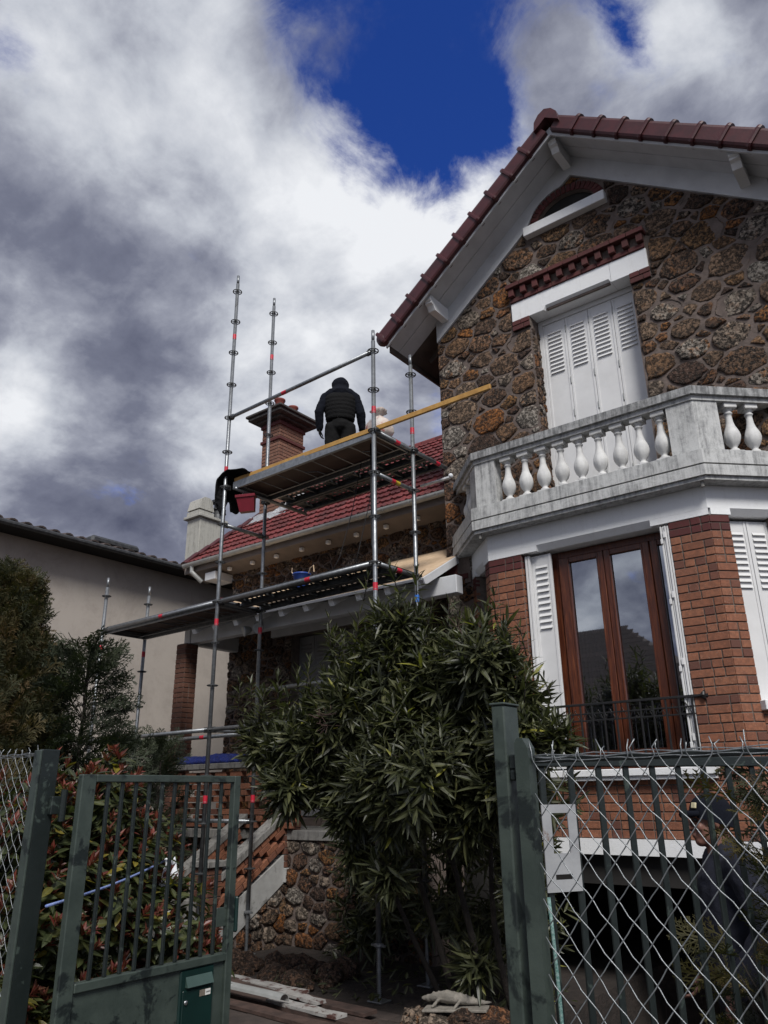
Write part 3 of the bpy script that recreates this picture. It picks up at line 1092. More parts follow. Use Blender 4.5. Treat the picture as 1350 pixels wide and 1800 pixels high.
SLATS = {}
sf = frame_at((0, YW + .20, 0))
lw = (OX1 - OX0 - .08) / 4
for i in range(4):
    x0 = OX0 + .06 + i * lw
    o = shutter(house, sf, x0 + .003, x0 + lw - .003, 4.66, 7.30, 6.55, 7.18, 11)
    if i in (1, 2, 3):
        for hz in (5.0, 5.9, 6.35, 7.1):
            h = MB(); h.m = sf
            h.tube([(x0 + .002, -.012, hz), (x0 + .002, -.012, hz + .09)], .008, 6)
            h.build('hinge', mat='zinc', parent=o)
fr_ = MB()
fr_.box(OX0 + .001, OX0 + .06, YW + .19, YW + .26, OZ0, OZ1 - .001, c=.003)
fr_.box(OX1 - .02, OX1 - .001, YW + .19, YW + .26, OZ0, OZ1 - .001, c=.003)
fr_.box(OX0 + .061, OX1 - .021, YW + .19, YW + .26, 7.305, OZ1 - .001, c=.003)
fr_.build('door_frame', 'shutter_paint', house)

# --- main roof -------------------------------------------------------------------------------
YV = 7.32           # verge
EX = 2.70           # half span to the eave
roof = MB()
def slab_side(sg):
    x0, x1 = XC, XC + sg * EX
    z0, z1 = ZAP + .012, ZAP + .012 - SL * EX
    t = .05
    P = [(x0, YV, z0), (x1, YV, z1), (x1, 14, z1), (x0, 14, z0), (x0, YV, z0 + t), (x1, YV, z1 + t), (x1, 14, z1 + t), (x0, 14, z0 + t)]
    F = [(0, 3, 2, 1), (4, 5, 6, 7), (0, 1, 5, 4), (1, 2, 6, 5), (2, 3, 7, 6), (3, 0, 4, 7)]
    roof.add(P, F)
slab_side(-1); slab_side(1)
roof_o = roof.build('main_roof', 'wing_tile', house)
# soffit boards under the gable overhang, running along the slope
for sg in (-1, 1):
    for j, (ya, yb) in enumerate(((YV + .02, YV + .27), (YV + .276, YW - .002))):
        mb = MB()
        dn = .006 + .004 * j
        x1 = XC + sg * (EX - .01)
        mb.add([(XC, ya, ZAP + .010), (x1, ya, ZAP + .010 - SL * (EX - .01)), (x1, yb, ZAP + .010 - SL * (EX - .01)), (XC, yb, ZAP + .010),
                (XC, ya, ZAP + .010 - .02 - dn), (x1, ya, ZAP - .01 - dn - SL * (EX - .01)), (x1, yb, ZAP - .01 - dn - SL * (EX - .01)), (XC, yb, ZAP - .01 - dn)],
               [(0, 1, 2, 3), (4, 7, 6, 5), (0, 4, 5, 1), (1, 5, 6, 2), (2, 6, 7, 3), (3, 7, 4, 0)])
        mb.build('soffit_board', 'white_beam', house)
    # thin board behind the verge tiles
    mb = MB()
    x1 = XC + sg * EX
    for (ya, yb, d0, d1) in ((YV - .012, YV + .018, .05, -.075),):
        mb.add([(XC, ya, ZAP + d0), (x1, ya, ZAP + d0 - SL * EX), (x1, yb, ZAP + d0 - SL * EX), (XC, yb, ZAP + d0),
                (XC, ya, ZAP + d1), (x1, ya, ZAP + d1 - SL * EX), (x1, yb, ZAP + d1 - SL * EX), (XC, yb, ZAP + d1)],
               [(0, 1, 2, 3), (4, 7, 6, 5), (0, 4, 5, 1), (1, 5, 6, 2), (2, 6, 7, 3), (3, 7, 4, 0)])
    mb.build('barge_board', 'white_beam', house)
# purlin ends
def purlin(x, z, w=.105, h=.19):
    mb = MB()
    prof = [(YV + .05, z), (YV + .05, z - .07), (YV + .075, z - .085), (YV + .075, z - .11), (YV + .12, z - .125), (YV + .16, z - h), (YW + .02, z - h), (YW + .02, z)]
    mb.prism(prof, x - w / 2, x + w / 2, 'x')
    mb.build('purlin', 'white_paint', house)
purlin(XC - .02, ZAP - .04)
purlin(-4.90, top_z(-4.90) - .0)
purlin(-0.90, top_z(-0.90) - .0)
# white frieze board between stone and soffit, notched round the attic arch
def arch_out(x):
    t = (x - AX) / (ARX + .115)
    return AZ + (ARZ + .125) * math.sqrt(1 - t * t) if abs(t) < 1 else -9
xs_ = [XL + .002] + [XL + .15 * i for i in range(1, 29)] + [AX - .5 + .05 * i for i in range(21)] + [XC, XR - .002]
xs_ = sorted(set(round(x, 4) for x in xs_ if x <= XR))
mb = MB()
vs = []
for x in xs_:
    zl = max(ZWL - SL * abs(x - XC), arch_out(x) + .012)
    zt_ = ZAP - .004 - SL * abs(x - XC)
    vs += [(x, YW - .032, zl), (x, YW - .032, zt_), (x, YW + .001, zl)]
fs = []
for i in range(len(xs_) - 1):
    a, b = 3 * i, 3 * i + 3
    fs += [(a, b, b + 1, a + 1), (a + 2, b + 2, b, a)]
mb.add(vs, fs)
mb.build('frieze_board', 'white_beam', house)
# verge tiles: stepped half-round pieces lapping down each slope
def verge_tile_mesh(L):
    mb = MB()
    prof = [(.16, .145), (-.05, .145), (-.085, .13), (-.10, .095), (-.104, -.06), (-.09, -.085), (.02, -.09)]
    vs, fs = [], []
    secs = [(0.0, .97), (L * .85, 1.0), (L * .86, 1.16), (L * .93, 1.20), (L, 1.17)]
    for s_, sc in secs:
        for (a, b) in prof:
            vs.append((s_, a * sc if a < 0 else a, b * sc))
    k = len(prof)
    for q in range(len(secs) - 1):
        for i in range(k - 1):
            fs.append((q * k + i, q * k + i + 1, (q + 1) * k + i + 1, (q + 1) * k + i))
    fs.append(tuple(range((len(secs) - 1) * k, len(secs) * k)))
    mb.add(vs, fs)
    return mb.mesh('verge_tile')
VL = .335
vme = verge_tile_mesh(VL + .02)
sl_ang = math.atan(SL)
nv = int(EX / math.cos(sl_ang) / VL)
for sg in (-1, 1):
    for i in range(nv + 1):
        s0 = .10 + i * VL
        if s0 > EX / math.cos(sl_ang) - .05 and sg > 0:
            continue
        if s0 + .02 > EX / math.cos(sl_ang) + .05:
            continue
        base = Vector((XC + sg * s0 * math.cos(sl_ang), YV + .02, ZAP + .075 - s0 * math.sin(sl_ang)))
        if sg > 0:
            M4 = Matrix.Translation(base) @ Matrix.Rotation(sl_ang, 4, 'Y')
        else:
            M4 = Matrix.Translation(base) @ Matrix.Rotation(-sl_ang, 4, 'Y') @ Matrix.Diagonal((-1, 1, 1, 1))
        o = link('verge_tile', vme, 'verge_tile', roof_o, False)
        o.matrix_basis = M4
# rounded end of the lowest left verge tile
sE = EX / math.cos(sl_ang) + .04
mb = MB()
pe = Vector((XC - sE * math.cos(sl_ang), YV + .02, ZAP + .075 - sE * math.sin(sl_ang)))
mb.m = Matrix.Translation(pe) @ Matrix.Rotation(-sl_ang, 4, 'Y')
mb.ball((0, -.045, .02), .118, 12, 8, (.8, .62, 1.02))
mb.build('verge_end', 'verge_tile', roof_o, True)
# ridge cap
mb = MB()
cap = [(-.17, -.13), (-.155, .01), (-.09, .10), (0, .145), (.09, .10), (.155, .01), (.17, -.13), (0, .0)]
vs = [(XC + a, YV - .13, ZAP + .12 + b) for a, b in cap] + [(XC + a, 14, ZAP + .12 + b) for a, b in cap]
n = len(cap)
mb.add(vs, [tuple(range(n)), tuple(range(2 * n - 1, n - 1, -1))] + [(i, n + i, n + (i + 1) % n, (i + 1) % n) for i in range(n)])
mb.build('ridge_cap', 'verge_tile', roof_o)
# left eave: rafters and gutter along the depth
for i in range(9):
    y = YW + .35 + i * .6
    mb = MB()
    mb.m = Matrix.Translation((XL, y, top_z(XL) - .06)) @ Matrix.Rotation(-sl_ang, 4, 'Y')
    mb.box(-.46, 0, -.035, .035, -.045, .045, c=.004)
    mb.build('rafter', 'eave_wood', house)
mb = MB()
mb.add([(XL, YW, top_z(XL) - .012), (XC - EX + .01, YW, ZAP - SL * EX - .012), (XC - EX + .01, 14, ZAP - SL * EX - .012), (XL, 14, top_z(XL) - .012)], [(0, 1, 2, 3)])
mb.build('eave_boards', 'eave_wood', house)
boxpart('eave_fascia', 'eave_wood', house, XC - EX - .03, XC - EX + .005, YV + .1, 14, ZAP - SL * EX - .09, ZAP - SL * EX + .05)

# --- bay: brick piers, spandrel, fascia -------------------------------------------------------
PZ0, PZ1, SILL = 1.19, 4.055, 1.72
fF = frame_at((0, YB, 0))
fR = frame_at((-1.744, YB, 0), PI / 4)
fL = frame_at((-4.697, YW, 0), -PI / 4)
LCH = .778
bayw = MB()
bayw.prism([(-3.745, YB), (-3.745, YB + .24), (-4.04, YB + .24), (-4.265, YB + .118), (-4.147, YB)], PZ0, PZ1, 'z')
bayw.prism([(-1.744, YB), (-1.605, YB + .139), (-1.80, YB + .30), (-2.128, YB + .24), (-2.128, YB)], PZ0, PZ1, 'z')
bayw.box(-3.7449, -2.1281, YB, YB + .24, PZ0, SILL)
bayw.m = fR
bayw.box(.196, .64, 0, .24, PZ0, 2.28); bayw.box(.64, LCH, 0, .24, PZ0, PZ1)
bayw.m = fL
bayw.box(0, .12, 0, .24, PZ0, PZ1); bayw.box(.12, LCH - .166, 0, .24, PZ0, 2.28)
bayw.m = Matrix.Identity(4)
bay_wall = bayw.build('bay_wall', 'mortar_grey', house)
brick_wall(house, bay_wall, fF, -4.147, -3.745, PZ0, PZ1, seed=1, red=2, w=1.4)
brick_wall(house, bay_wall, fF, -2.128, -1.744, PZ0, PZ1, seed=2, red=2, w=1.6)
brick_wall(house, bay_wall, fF, -3.745, -2.128, PZ0, SILL, seed=3, w=1.3)
brick_wall(house, bay_wall, fR, 0, .196, PZ0, PZ1, seed=4, red=2, w=1.6)
brick_wall(house, bay_wall, fR, .196, .64, PZ0, 2.28, seed=5, w=1.2)
brick_wall(house, bay_wall, fL, LCH - .166, LCH, PZ0, PZ1, seed=6, red=2, w=.6)
brick_wall(house, bay_wall, fL, 0, .12, PZ0, PZ1, seed=7, red=2, w=1.0)
# bricks of the window reveal on the left pier (faces +x)
brick_wall(house, bay_wall, frame_at((-3.745, YB, 0), PI / 2), .012, .24, SILL, PZ1, seed=8, red=2, w=.8, proud=.004)

mb = MB()
mb.prism(bay(.012), 4.12, 4.345, 'z')
mb.build('bay_fascia', 'white_paint', house)
# lower edge of the fascia: full over the piers, chamfered over the openings
low = MB()
F4 = bay(.012)
low.prism([F4[1], (-3.55, F4[1][1]), (-3.55, YB + .3), (-4.1, YB + .3)], 4.055, 4.121, 'z')
low.prism([(-2.3, F4[1][1]), F4[2], (-1.8, YB + .3), (-2.3, YB + .3)], 4.055, 4.121, 'z')
low.prism([(YB - .012, 4.121), (YB - .012 + .055, 4.055), (YB + .30, 4.055), (YB + .30, 4.121)], -3.55, -2.3, 'x')
low.m = fR
low.prism([(-.012, 4.121), (-.012, 4.0555), (.3, 4.0555), (.3, 4.121)], .02, .22, 'x')
low.prism([(-.012, 4.121), (.04, 4.0555), (.3, 4.0555), (.3, 4.121)], .22, .62, 'x')
low.prism([(-.012, 4.121), (-.012, 4.0555), (.3, 4.0555), (.3, 4.121)], .62, .78, 'x')
low.m = fL
low.prism([(-.012, 4.121), (-.012, 4.0555), (.3, 4.0555), (.3, 4.121)], -.0, .14, 'x')
low.prism([(-.012, 4.121), (.04, 4.0555), (.3, 4.0555), (.3, 4.121)], .14, .56, 'x')
low.prism([(-.012, 4.121), (-.012, 4.0555), (.3, 4.0555), (.3, 4.121)], .56, .76, 'x')
low.m = Matrix.Identity(4)
low.build('fascia_edge', 'white_paint', house)

# --- balcony ----------------------------------------------------------------------------------
bal = MB()
bal.prism(bay(.17), 4.346, 4.385, 'z')
bal.prism(bay(.198), 4.386, 4.492, 'z')
bal.prism(bay(.165), 4.493, 4.506, 'z')
balcony = bal.build('balcony', 'balcony_stone', house)
mb = MB(); ring_prism(mb, bay(.200), bay(-.10), 4.507, 4.648)
mb.build('plinth', 'balcony_stone', balcony)
mb = MB(); ring_prism(mb, bay(.17), bay(-.06), 5.262, 5.35)
mb.build('handrail', 'rail_stone', balcony)
mb = MB(); ring_prism(mb, bay(.135), bay(-.03), 5.212, 5.262)
mb.build('rail_moulding', 'balcony_stone', balcony)
def chpt(fr, u, o):
    v = fr @ Vector((u, -o, 0)); return (v.x, v.y)
P13, P0 = bay(.12), bay(-.04)
for nm, poly in (('left', [(-3.94, P13[1][1]), (-3.94, P0[1][1]), P0[1], chpt(fL, LCH - .20, -.04), chpt(fL, LCH - .20, .12), P13[1]]),
                 ('right', [P13[2], chpt(fR, .21, .12), chpt(fR, .21, -.04), P0[2], (-1.955, P0[2][1]), (-1.955, P13[2][1])])):
    mb = MB(); mb.prism(poly, 4.648, 5.213, 'z')
    mb.build('balcony_post', 'balcony_stone', balcony)
BH = 5.212 - 4.648
def flute(a, z):
    t = max(0, 1 - abs(z - .20) / .12)
    return 1 + .085 * t * (abs(math.cos(4 * a)) - .5) * 2
bl = MB()
bl.box(-.068, .068, -.068, .068, 0, .048, c=.004)
bl.lathe([(.050, .048), (.052, .062), (.046, .074), (.030, .082), (.031, .098), (.040, .112), (.060, .140), (.072, .175), (.077, .21), (.074, .245), (.062, .285), (.046, .325), (.036, .37), (.032, .42), (.031, .452),
          (.040, .458), (.042, .47), (.034, .478), (.034, .492), (.048, .505), (.052, .514)], 24, squash=flute)
bl.box(-.068, .068, -.068, .068, .514, BH, c=.004)
bme = bl.mesh('baluster')
bme.materials.append(MATS['baluster'])
bme.polygons.foreach_set('use_smooth', [len(p.vertices) == 4 and p.area < .0009 for p in bme.polygons])
spots = [(-3.803 + i * (1.753 / 8), YB - .045, 0) for i in range(9)]
spots += [(*chpt(fR, u, .045), PI / 4) for u in (.36, .58)] + [(*chpt(fL, u, .045), -PI / 4) for u in (.20, .42)]
for x, y, a in spots:
    o = link('baluster', bme, None, balcony)
    o.matrix_basis = Matrix.Translation((x, y, 4.648)) @ Matrix.Rotation(a, 4, 'Z')
for u, v in ((-4.165, YB - .135), (-1.72, YB - .13)):
    mb = MB(); mb.tube([(u, v, 4.36), (u, v, 4.29)], .018, 10)
    mb.build('drain_spout', 'concrete', balcony)

# --- big window of the bay --------------------------------------------------------------------
WX0, WX1, WZ0, WZ1 = -3.50, -2.135, 1.79, 4.05
YF = YB + .20
win = MB()
win.box(WX0, WX0 + .09, YF, YF + .07, WZ0, WZ1, c=.004)
win.box(WX1 - .05, WX1, YF, YF + .07, WZ0, WZ1, c=.004)
win.box(WX0 + .0901, WX1 - .0501, YF, YF + .07, WZ1 - .075, WZ1, c=.004)
win.box(WX0 + .0901, WX1 - .0501, YF, YF + .07, WZ0, WZ0 + .07, c=.004)
window = win.build('window', 'window_wood', house)
# three casements: stiles as in the photograph
edges = [(-3.40, -2.895), (-2.888, -2.405), (-2.397, -2.186)]
for i, (a, b) in enumerate(edges):
    sw = (.115, .072) if i == 0 else ((.075, .10) if i == 1 else (.075, .04))
    sw = ((.115, .065), (.062, .08), (.07, .03))[i]
    mb = MB()
    z0, z1 = WZ0 + .072, WZ1 - .077
    mb.box(a, a + sw[0], YF - .02, YF + .04, z0, z1, c=.006)
    mb.box(b - sw[1], b, YF - .02, YF + .04, z0, z1, c=.006)
    mb.box(a + sw[0] + .0005, b - sw[1] - .0005, YF - .015, YF + .038, z1 - .06, z1, c=.006)
    mb.box(a + sw[0] + .0005, b - sw[1] - .0005, YF - .015, YF + .038, z0, z0 + .30 if False else z0 + .11, c=.006)
    mb.box(a + sw[0] - .012, a + sw[0] + .006, YF - .028, YF - .019, z0 + .01, z1 - .01, c=.003)
    mb.box(b - sw[1] - .006, b - sw[1] + .012, YF - .028, YF - .019, z0 + .01, z1 - .01, c=.003)
    mb.build('casement', 'window_wood', window)
    mb = MB()
    mb.add([(a + sw[0] - .01, YF + .012, z0 + .09), (b - sw[1] + .01, YF + .012, z0 + .09), (b - sw[1] + .01, YF + .012, z1 - .05), (a + sw[0] - .01, YF + .012, z1 - .05)], [(0, 1, 2, 3)])
    mb.build('pane', 'glass', window)
# net curtain behind the first casement
mb = MB()
vs, fs = [], []
nn = 60
for i in range(nn + 1):
    x = -3.40 + .52 * i / nn
    yy = YF + .16 + .018 * math.sin(i * 1.35) + .01 * math.sin(i * .53)
    vs += [(x, yy, WZ0 + .05), (x, yy, WZ1 - .1)]
for i in range(nn):
    fs.append((2 * i, 2 * i + 2, 2 * i + 3, 2 * i + 1))
mb.add(vs, fs)
mb.build('curtain', 'curtain', window, True)
# dark room behind the bay windows
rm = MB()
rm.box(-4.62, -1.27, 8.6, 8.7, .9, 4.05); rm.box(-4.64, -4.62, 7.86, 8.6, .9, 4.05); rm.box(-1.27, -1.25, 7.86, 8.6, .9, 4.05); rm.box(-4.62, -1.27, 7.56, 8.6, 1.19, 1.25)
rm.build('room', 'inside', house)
# sill
boxpart('window_sill', 'white_paint', house, -3.80, -2.0, YB - .11, YB + .26, 1.725, 1.79, c=.006)
boxpart('sill_apron', 'white_paint', house, -3.78, -2.02, YB - .085, YB - .012, 1.69, 1.7245, c=.004)
# folded shutters: one leaf facing the street on the left, folded stacks at both sides
shL = thing_frame = frame_at((0, YB + .09, 0))
shutter(house, shL, -3.665, -3.44, 1.81, 4.03, 3.20, 3.93, 11)
mb = MB()
for i in range(2):
    mb.box(-3.72 + i * .03, -3.696 + i * .03, YB + .03, YB + .19, 1.81, 4.03, c=.003)
mb.build('folded_shutter', 'shutter_paint', house)
mb = MB()
for i in range(4):
    mb.box(-2.215 + i * .0215, -2.198 + i * .0215, YB - .012 + .012 * (i % 2), YB + .17, 1.80, 4.03, c=.003)
fold = mb.build('folded_shutter', 'shutter_paint', house)
for z in (1.95, 2.62, 3.25, 3.85):
    mb = MB(); mb.box(-2.218, -2.192, YB - .026, YB - .013, z, z + .05, c=.003); mb.box(-2.19, -2.165, YB - .022, YB - .001, z + .06, z + .12, c=.003)
    mb.build('hinge', 'shutter_paint', fold)
# iron guard rail in front of the window
rail = MB()
YR = YB - .02
rail.box(-3.66, -2.03, YR - .012, YR + .012, 2.385, 2.407, c=.003)
rail.box(-3.66, -2.03, YR - .010, YR + .010, 1.885, 1.903, c=.003)
for z in (2.30, 2.235):
    rail.box(-3.60, -2.13, YR - .007, YR + .007, z, z + .014, c=.002)
guard = rail.build('guard_rail', 'black_iron', house)
for i in range(13):
    x = -3.58 + i * .1195
    mb = MB(); mb.box(x - .008, x + .008, YR - .0095, YR + .0095, 1.9032, 2.3848, c=.002)
    mb.build('bar', 'black_iron', guard)
for i in range(12):
    x = -3.58 + i * .1195
    mb = MB()
    mb.tube([(x + .009, YR, 2.24), (x + .06, YR, 2.345), (x + .11, YR, 2.24)], .005, 5)
    mb.build('scroll', 'black_iron', guard)
for z in (2.395, 1.893):
    mb = MB(); mb.lathe([(.012, -.05), (.03, -.03), (.045, -.012), (.04, 0.0)], 8, (0, 0, 0))
    o = mb.build('rosette_end', 'black_iron', guard)
    o.matrix_basis = Matrix.Translation((-2.02, YR, z)) @ Matrix.Rotation(PI / 2, 4, 'Y')
    mb = MB(); mb.box(-2.035, -2.0, YR, YB - .005, z - .012, z + .012)
    mb.build('bracket', 'black_iron', guard)
# small white cat figurine seen low in the window
fig = thing('cat_figurine', (-2.60, YF + .12, WZ0 + .07), 'small white cat figurine standing inside the big brown window', 'figurine')
mb = MB()
mb.lathe([(.03, 0), (.05, .02), (.048, .06), (.032, .11), (.02, .13)], 12, (-2.6, YF + .12, WZ0 + .075))
mb.ball((-2.6, YF + .105, WZ0 + .225), .032, 10, 7)
mb.build('body', 'white_paint', fig, True)
mb = MB()
for sx in (-1, 1):
    mb.lathe([(.012, 0), (.001, .03)], 6, (-2.6 + sx * .018, YF + .108, WZ0 + .248))
mb.build('ears', 'white_paint', fig)

# right chamfer: window with two closed shutter leaves and a sill
for i in range(2):
    a = .20 + i * .225
    shutter(house, fR @ Matrix.Translation((0, .10, 0)), a + .002, a + .221, 2.33, 4.03, 3.35, 3.93, 10)
mb = MB(); mb.m = fR
mb.box(.18, .70, -.085, .2, 2.24, 2.325, c=.005)
mb.build('window_sill', 'white_paint', house)
# left chamfer window: dark frame and pane
mb = MB(); mb.m = fL
mb.box(.12, .60, .14, .18, 2.30, 4.05, c=.003)
mb.build('side_window', 'window_wood', house)
mb = MB(); mb.m = fL
mb.box(.19, .53, .132, .139, 2.40, 3.97)
mb.build('pane', 'glass', house)
mb = MB(); mb.m = fL
mb.box(.06, .66, -.085, .2, 2.24, 2.325, c=.005)
mb.build('window_sill', 'white_paint', house)

# --- basement: white lintel band and the dark garage mouth -------------------------------------
mb = MB(); ring_prism(mb, bay(.05), bay(-.24), 1.055, 1.188)
mb.build('garage_lintel', 'white_paint', house)
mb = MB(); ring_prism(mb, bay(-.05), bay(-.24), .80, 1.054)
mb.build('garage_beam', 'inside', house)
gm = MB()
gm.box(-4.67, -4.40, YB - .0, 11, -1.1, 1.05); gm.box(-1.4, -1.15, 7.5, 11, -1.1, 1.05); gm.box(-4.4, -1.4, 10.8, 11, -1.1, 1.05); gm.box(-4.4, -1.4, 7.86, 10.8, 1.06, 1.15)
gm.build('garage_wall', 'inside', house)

# ================================================================== WING, PORCH, STAIRS
YWW = 8.40
WX_L = -9.75
SW = 0.80
YE, ZE = 8.0, 5.36           # eave edge of the wing roof
wing = MB()
wing.box(WX_L, -8.33, YWW, YWW + .3, -.2, 5.25)
wing.box(-7.02, XL, YWW, YWW + .3, -.2, 5.25)
wing.box(-8.33, -7.02, YWW, YWW + .3, 3.92, 5.25)
wing.box(-8.33, -7.02, YWW, YWW + .3, -.2, 1.3)
wing.box(WX_L, WX_L + .3, YWW + .3, 13.5, -.2, 5.25)
wing_wall = wing.build('wing_wall', 'mortar', house)
wc = stone_cells(WX_L, XL - .01, 1.2, 5.2, .05, .14, (), [(-8.75, -6.7, 3.9, 4.14), (-8.33, -7.02, 1.0, 3.92)], R=random.Random(31))
stone_wall(house, wing_wall, frame_at((0, YWW, 0)), wc, (.016, .036), 'stone', 32, w=.5)
# porch door: white lintel, closed shutters with the porch shade put into their grey
boxpart('porch_lintel', 'white_beam', house, -8.74, -6.72, YWW - .05, YWW + .2, 3.925, 4.125)
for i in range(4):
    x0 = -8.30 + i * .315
    shutter(house, frame_at((0, YWW + .16, 0)), x0, x0 + .305, 1.32, 3.90, 3.05, 3.8, 12, mat='shutter_shaded', vis=.5)
# red brick quoins where the wing meets the gable wall
qn = boxpart('brick_quoin', 'mortar', house, -5.07, -4.72, YW - .028, YW, 4.02, 4.36, c=0)
for j, (x0, x1, z0, z1) in enumerate(((-5.09, -4.93, 4.29, 4.355), (-5.06, -4.9, 4.15, 4.28), (-5.05, -4.75, 4.075, 4.14))):
    piece('brick', house, qn, brick_mesh(round(x1 - x0, 3), .1, round(z1 - z0, 3), 'brick_red'), 'brick_red', Matrix.Translation(((x0 + x1) / 2, YW - .045 + .05, (z0 + z1) / 2)), 2)

# roof of the wing
RXL = -10.52
YRD = 11.35
ZRD = ZE + SW * (YRD - YE)
mb = MB()
mb.add([(RXL, YE, ZE - .03), (XL, YE, ZE - .03), (XL, YRD, ZRD - .03), (RXL, YRD, ZRD - .03), (RXL, YRD + 3.3, ZE - .03), (XL, YRD + 3.3, ZE - .03)], [(0, 1, 2, 3), (3, 2, 5, 4)])
wing_roof = mb.build('wing_roof', 'eave_wood', house)
tl = MB()
TW, TL, TV = .215, .36, .31
prof = [(-.5, .006), (-.42, .022), (-.30, .022), (-.22, .008), (.0, .007), (.06, .016), (.16, .016), (.22, .007), (.5, .004)]
vs = [(a * TW, 0, z) for a, z in prof] + [(a * TW, TL, z + .0) for a, z in prof] + [(a * TW, .004, z - .05) for a, z in prof]
n = len(prof)
fs = [(i, i + 1, n + i + 1, n + i) for i in range(n - 1)] + [(2 * n + i, 2 * n + i + 1, i + 1, i) for i in range(n - 1)]
tl.add(vs, fs)
tme = tl.mesh('tile')
an = math.atan(SW)
rows = int(math.hypot(YRD - YE, ZRD - ZE) / TV) + 1
R = random.Random(8)
for r in range(rows):
    s0 = r * TV
    y, z = YE - .04 + s0 * math.cos(an), ZE + s0 * math.sin(an)
    if y > YRD - .1:
        continue
    for c in range(int((XL - RXL) / TW) + 1):
        x = RXL + (c + .5) * TW
        if x > XL + .02:
            continue
        if -10.45 < x < -9.86 and 9.45 < y + .15 < 10.2:
            continue
        M4 = Matrix.Translation((x, y, z + .036)) @ Matrix.Rotation(an - .10, 4, 'X') @ Matrix.Rotation(R.uniform(-.02, .02), 4, 'Z')
        piece('tile', house, wing_roof, tme, 'wing_tile', M4)
# left verge tiles of the wing, dark
for r in range(rows):
    s0 = r * TV
    y, z = YE - .04 + s0 * math.cos(an), ZE + s0 * math.sin(an)
    mb = MB()
    mb.m = Matrix.Translation((RXL - .03, y, z + .01)) @ Matrix.Rotation(an + .06, 4, 'X')
    mb.prism([(-.085, -.10), (-.085, .0), (-.05, .055), (.02, .065), (.08, .04), (.08, .02), (-.045, .0), (-.055, -.10)], 0, TL, 'y')
    mb.build('verge_tile', 'verge_tile', wing_roof)
# ridge
x = XL + .05
while x > RXL:
    mb = MB()
    mb.m = Matrix.Translation((x, YRD, ZRD + .01)) @ Matrix.Rotation(-PI / 2, 4, 'Z')
    prof2 = [(-.12 , -.06), (-.10, .03), (-.05, .075), (0, .09), (.05, .075), (.10, .03), (.12, -.06)]
    mb.prism(prof2, -.36, 0, 'y')
    mb.build('ridge_tile', 'wing_tile', wing_roof)
    x -= .34
# eave: sloping soffit, rafter ends, gutter with brackets
mb = MB()
mb.add([(RXL, YE - .02, 5.225), (XL - .002, YE - .02, 5.225), (XL - .002, YWW + .05, 5.13), (RXL, YWW + .05, 5.13), (RXL, YE - .02, 5.26), (XL - .002, YE - .02, 5.26)], [(0, 3, 2, 1), (0, 1, 5, 4)])
mb.build('wing_soffit', 'eave_fascia', house)
boxpart('wing_fascia', 'eave_fascia', house, RXL, XL - .003, YE - .045, YE - .021, 5.19, 5.33)
boxpart('eave_return', 'white_beam', house, -10.02, -9.76, YE + .0, YWW - .02, 5.0, 5.14, c=.006)
for i in range(9):
    x = -9.55 + i * .55
    boxpart('rafter_end', 'white_paint', house, x - .03, x + .03, YE + .10, YE + .16, 5.13, 5.185, c=.004)
gut = MB()
half = [(-.005 - .055 - .058 * math.cos(a), -.062 * math.sin(a)) for a in np.linspace(0, PI, 9)]
inn = [(-.005 - .055 - .053 * math.cos(a), -.056 * math.sin(a)) for a in np.linspace(PI, 0, 9)]
gut.prism([(YE - .045 + a, 5.335 + b) for a, b in half + inn], RXL + .06, XL - .004, 'x')
gutter = gut.build('gutter', 'zinc', house)
for i in range(12):
    x = -10.2 + i * .455
    mb = MB()
    ring = [(-.06 - .064 * math.cos(a), -.068 * math.sin(a)) for a in np.linspace(0, PI, 9)]
    ring2 = [(-.06 - .0595 * math.cos(a), -.0635 * math.sin(a)) for a in np.linspace(PI, 0, 9)]
    mb.prism([(YE - .045 + a, 5.335 + b) for a, b in ring + ring2], x - .012, x + .012, 'x')
    mb.build('bracket', 'zinc', gutter)
mb = MB(); mb.tube([(-10.25, YE - .1, 5.29), (-10.25, YE - .1, 5.18), (-10.15, YE + .05, 5.02)], .04, 10)
mb.build('outlet', 'zinc', gutter)

# chimney of the wing
CX0, CX1, CY0, CY1 = -10.39, -9.91, 9.5, 10.16
ZCT = 8.62
boxm = MB(); boxm.box(CX0, CX1, CY0, CY1, 6.0, ZCT)
chim = boxm.build('chimney', 'mortar_grey', house)
brick_wall(house, chim, frame_at((0, CY0, 0)), CX0, CX1, 6.2, ZCT, course=.072, mat='brick_pale', seed=40, st=.215, hd=.105, w=.25, red=1)
brick_wall(house, chim, frame_at((CX1, CY0, 0), PI / 2), 0, CY1 - CY0, 6.2, ZCT, course=.072, mat='brick_pale', seed=41, st=.215, hd=.105, w=.25, red=1)
for z in (8.17, 8.50):
    boxpart('brick_band', 'brick_red', chim, CX0 - .035, CX1 + .035, CY0 - .035, CY1 + .035, z, z + .065, c=.006)
boxpart('chimney_cap', 'cap_stone', chim, CX0 - .10, CX1 + .10, CY0 - .10, CY1 + .10, ZCT - .001, ZCT + .05, c=.01)
boxpart('chimney_cap', 'cap_stone', chim, CX0 - .22, CX1 + .22, CY0 - .22, CY1 + .22, ZCT + .05, ZCT + .12, c=.012)
boxpart('chimney_cap', 'cap_stone', chim, CX0 - .26, CX1 + .26, CY0 - .26, CY1 + .26, ZCT + .12, ZCT + .175, c=.012)
for (x, y, h) in ((-10.15, 9.70, .40), (-10.12, 10.05, .36)):
    mb = MB(); mb.lathe([(.11, 0), (.10, .05), (.095, h - .05), (.115, h - .03), (.115, h), (.08, h), (.08, h - .1)], 16, (x, y, ZCT + .175))
    mb.build('chimney_pot', 'pot', chim, True)
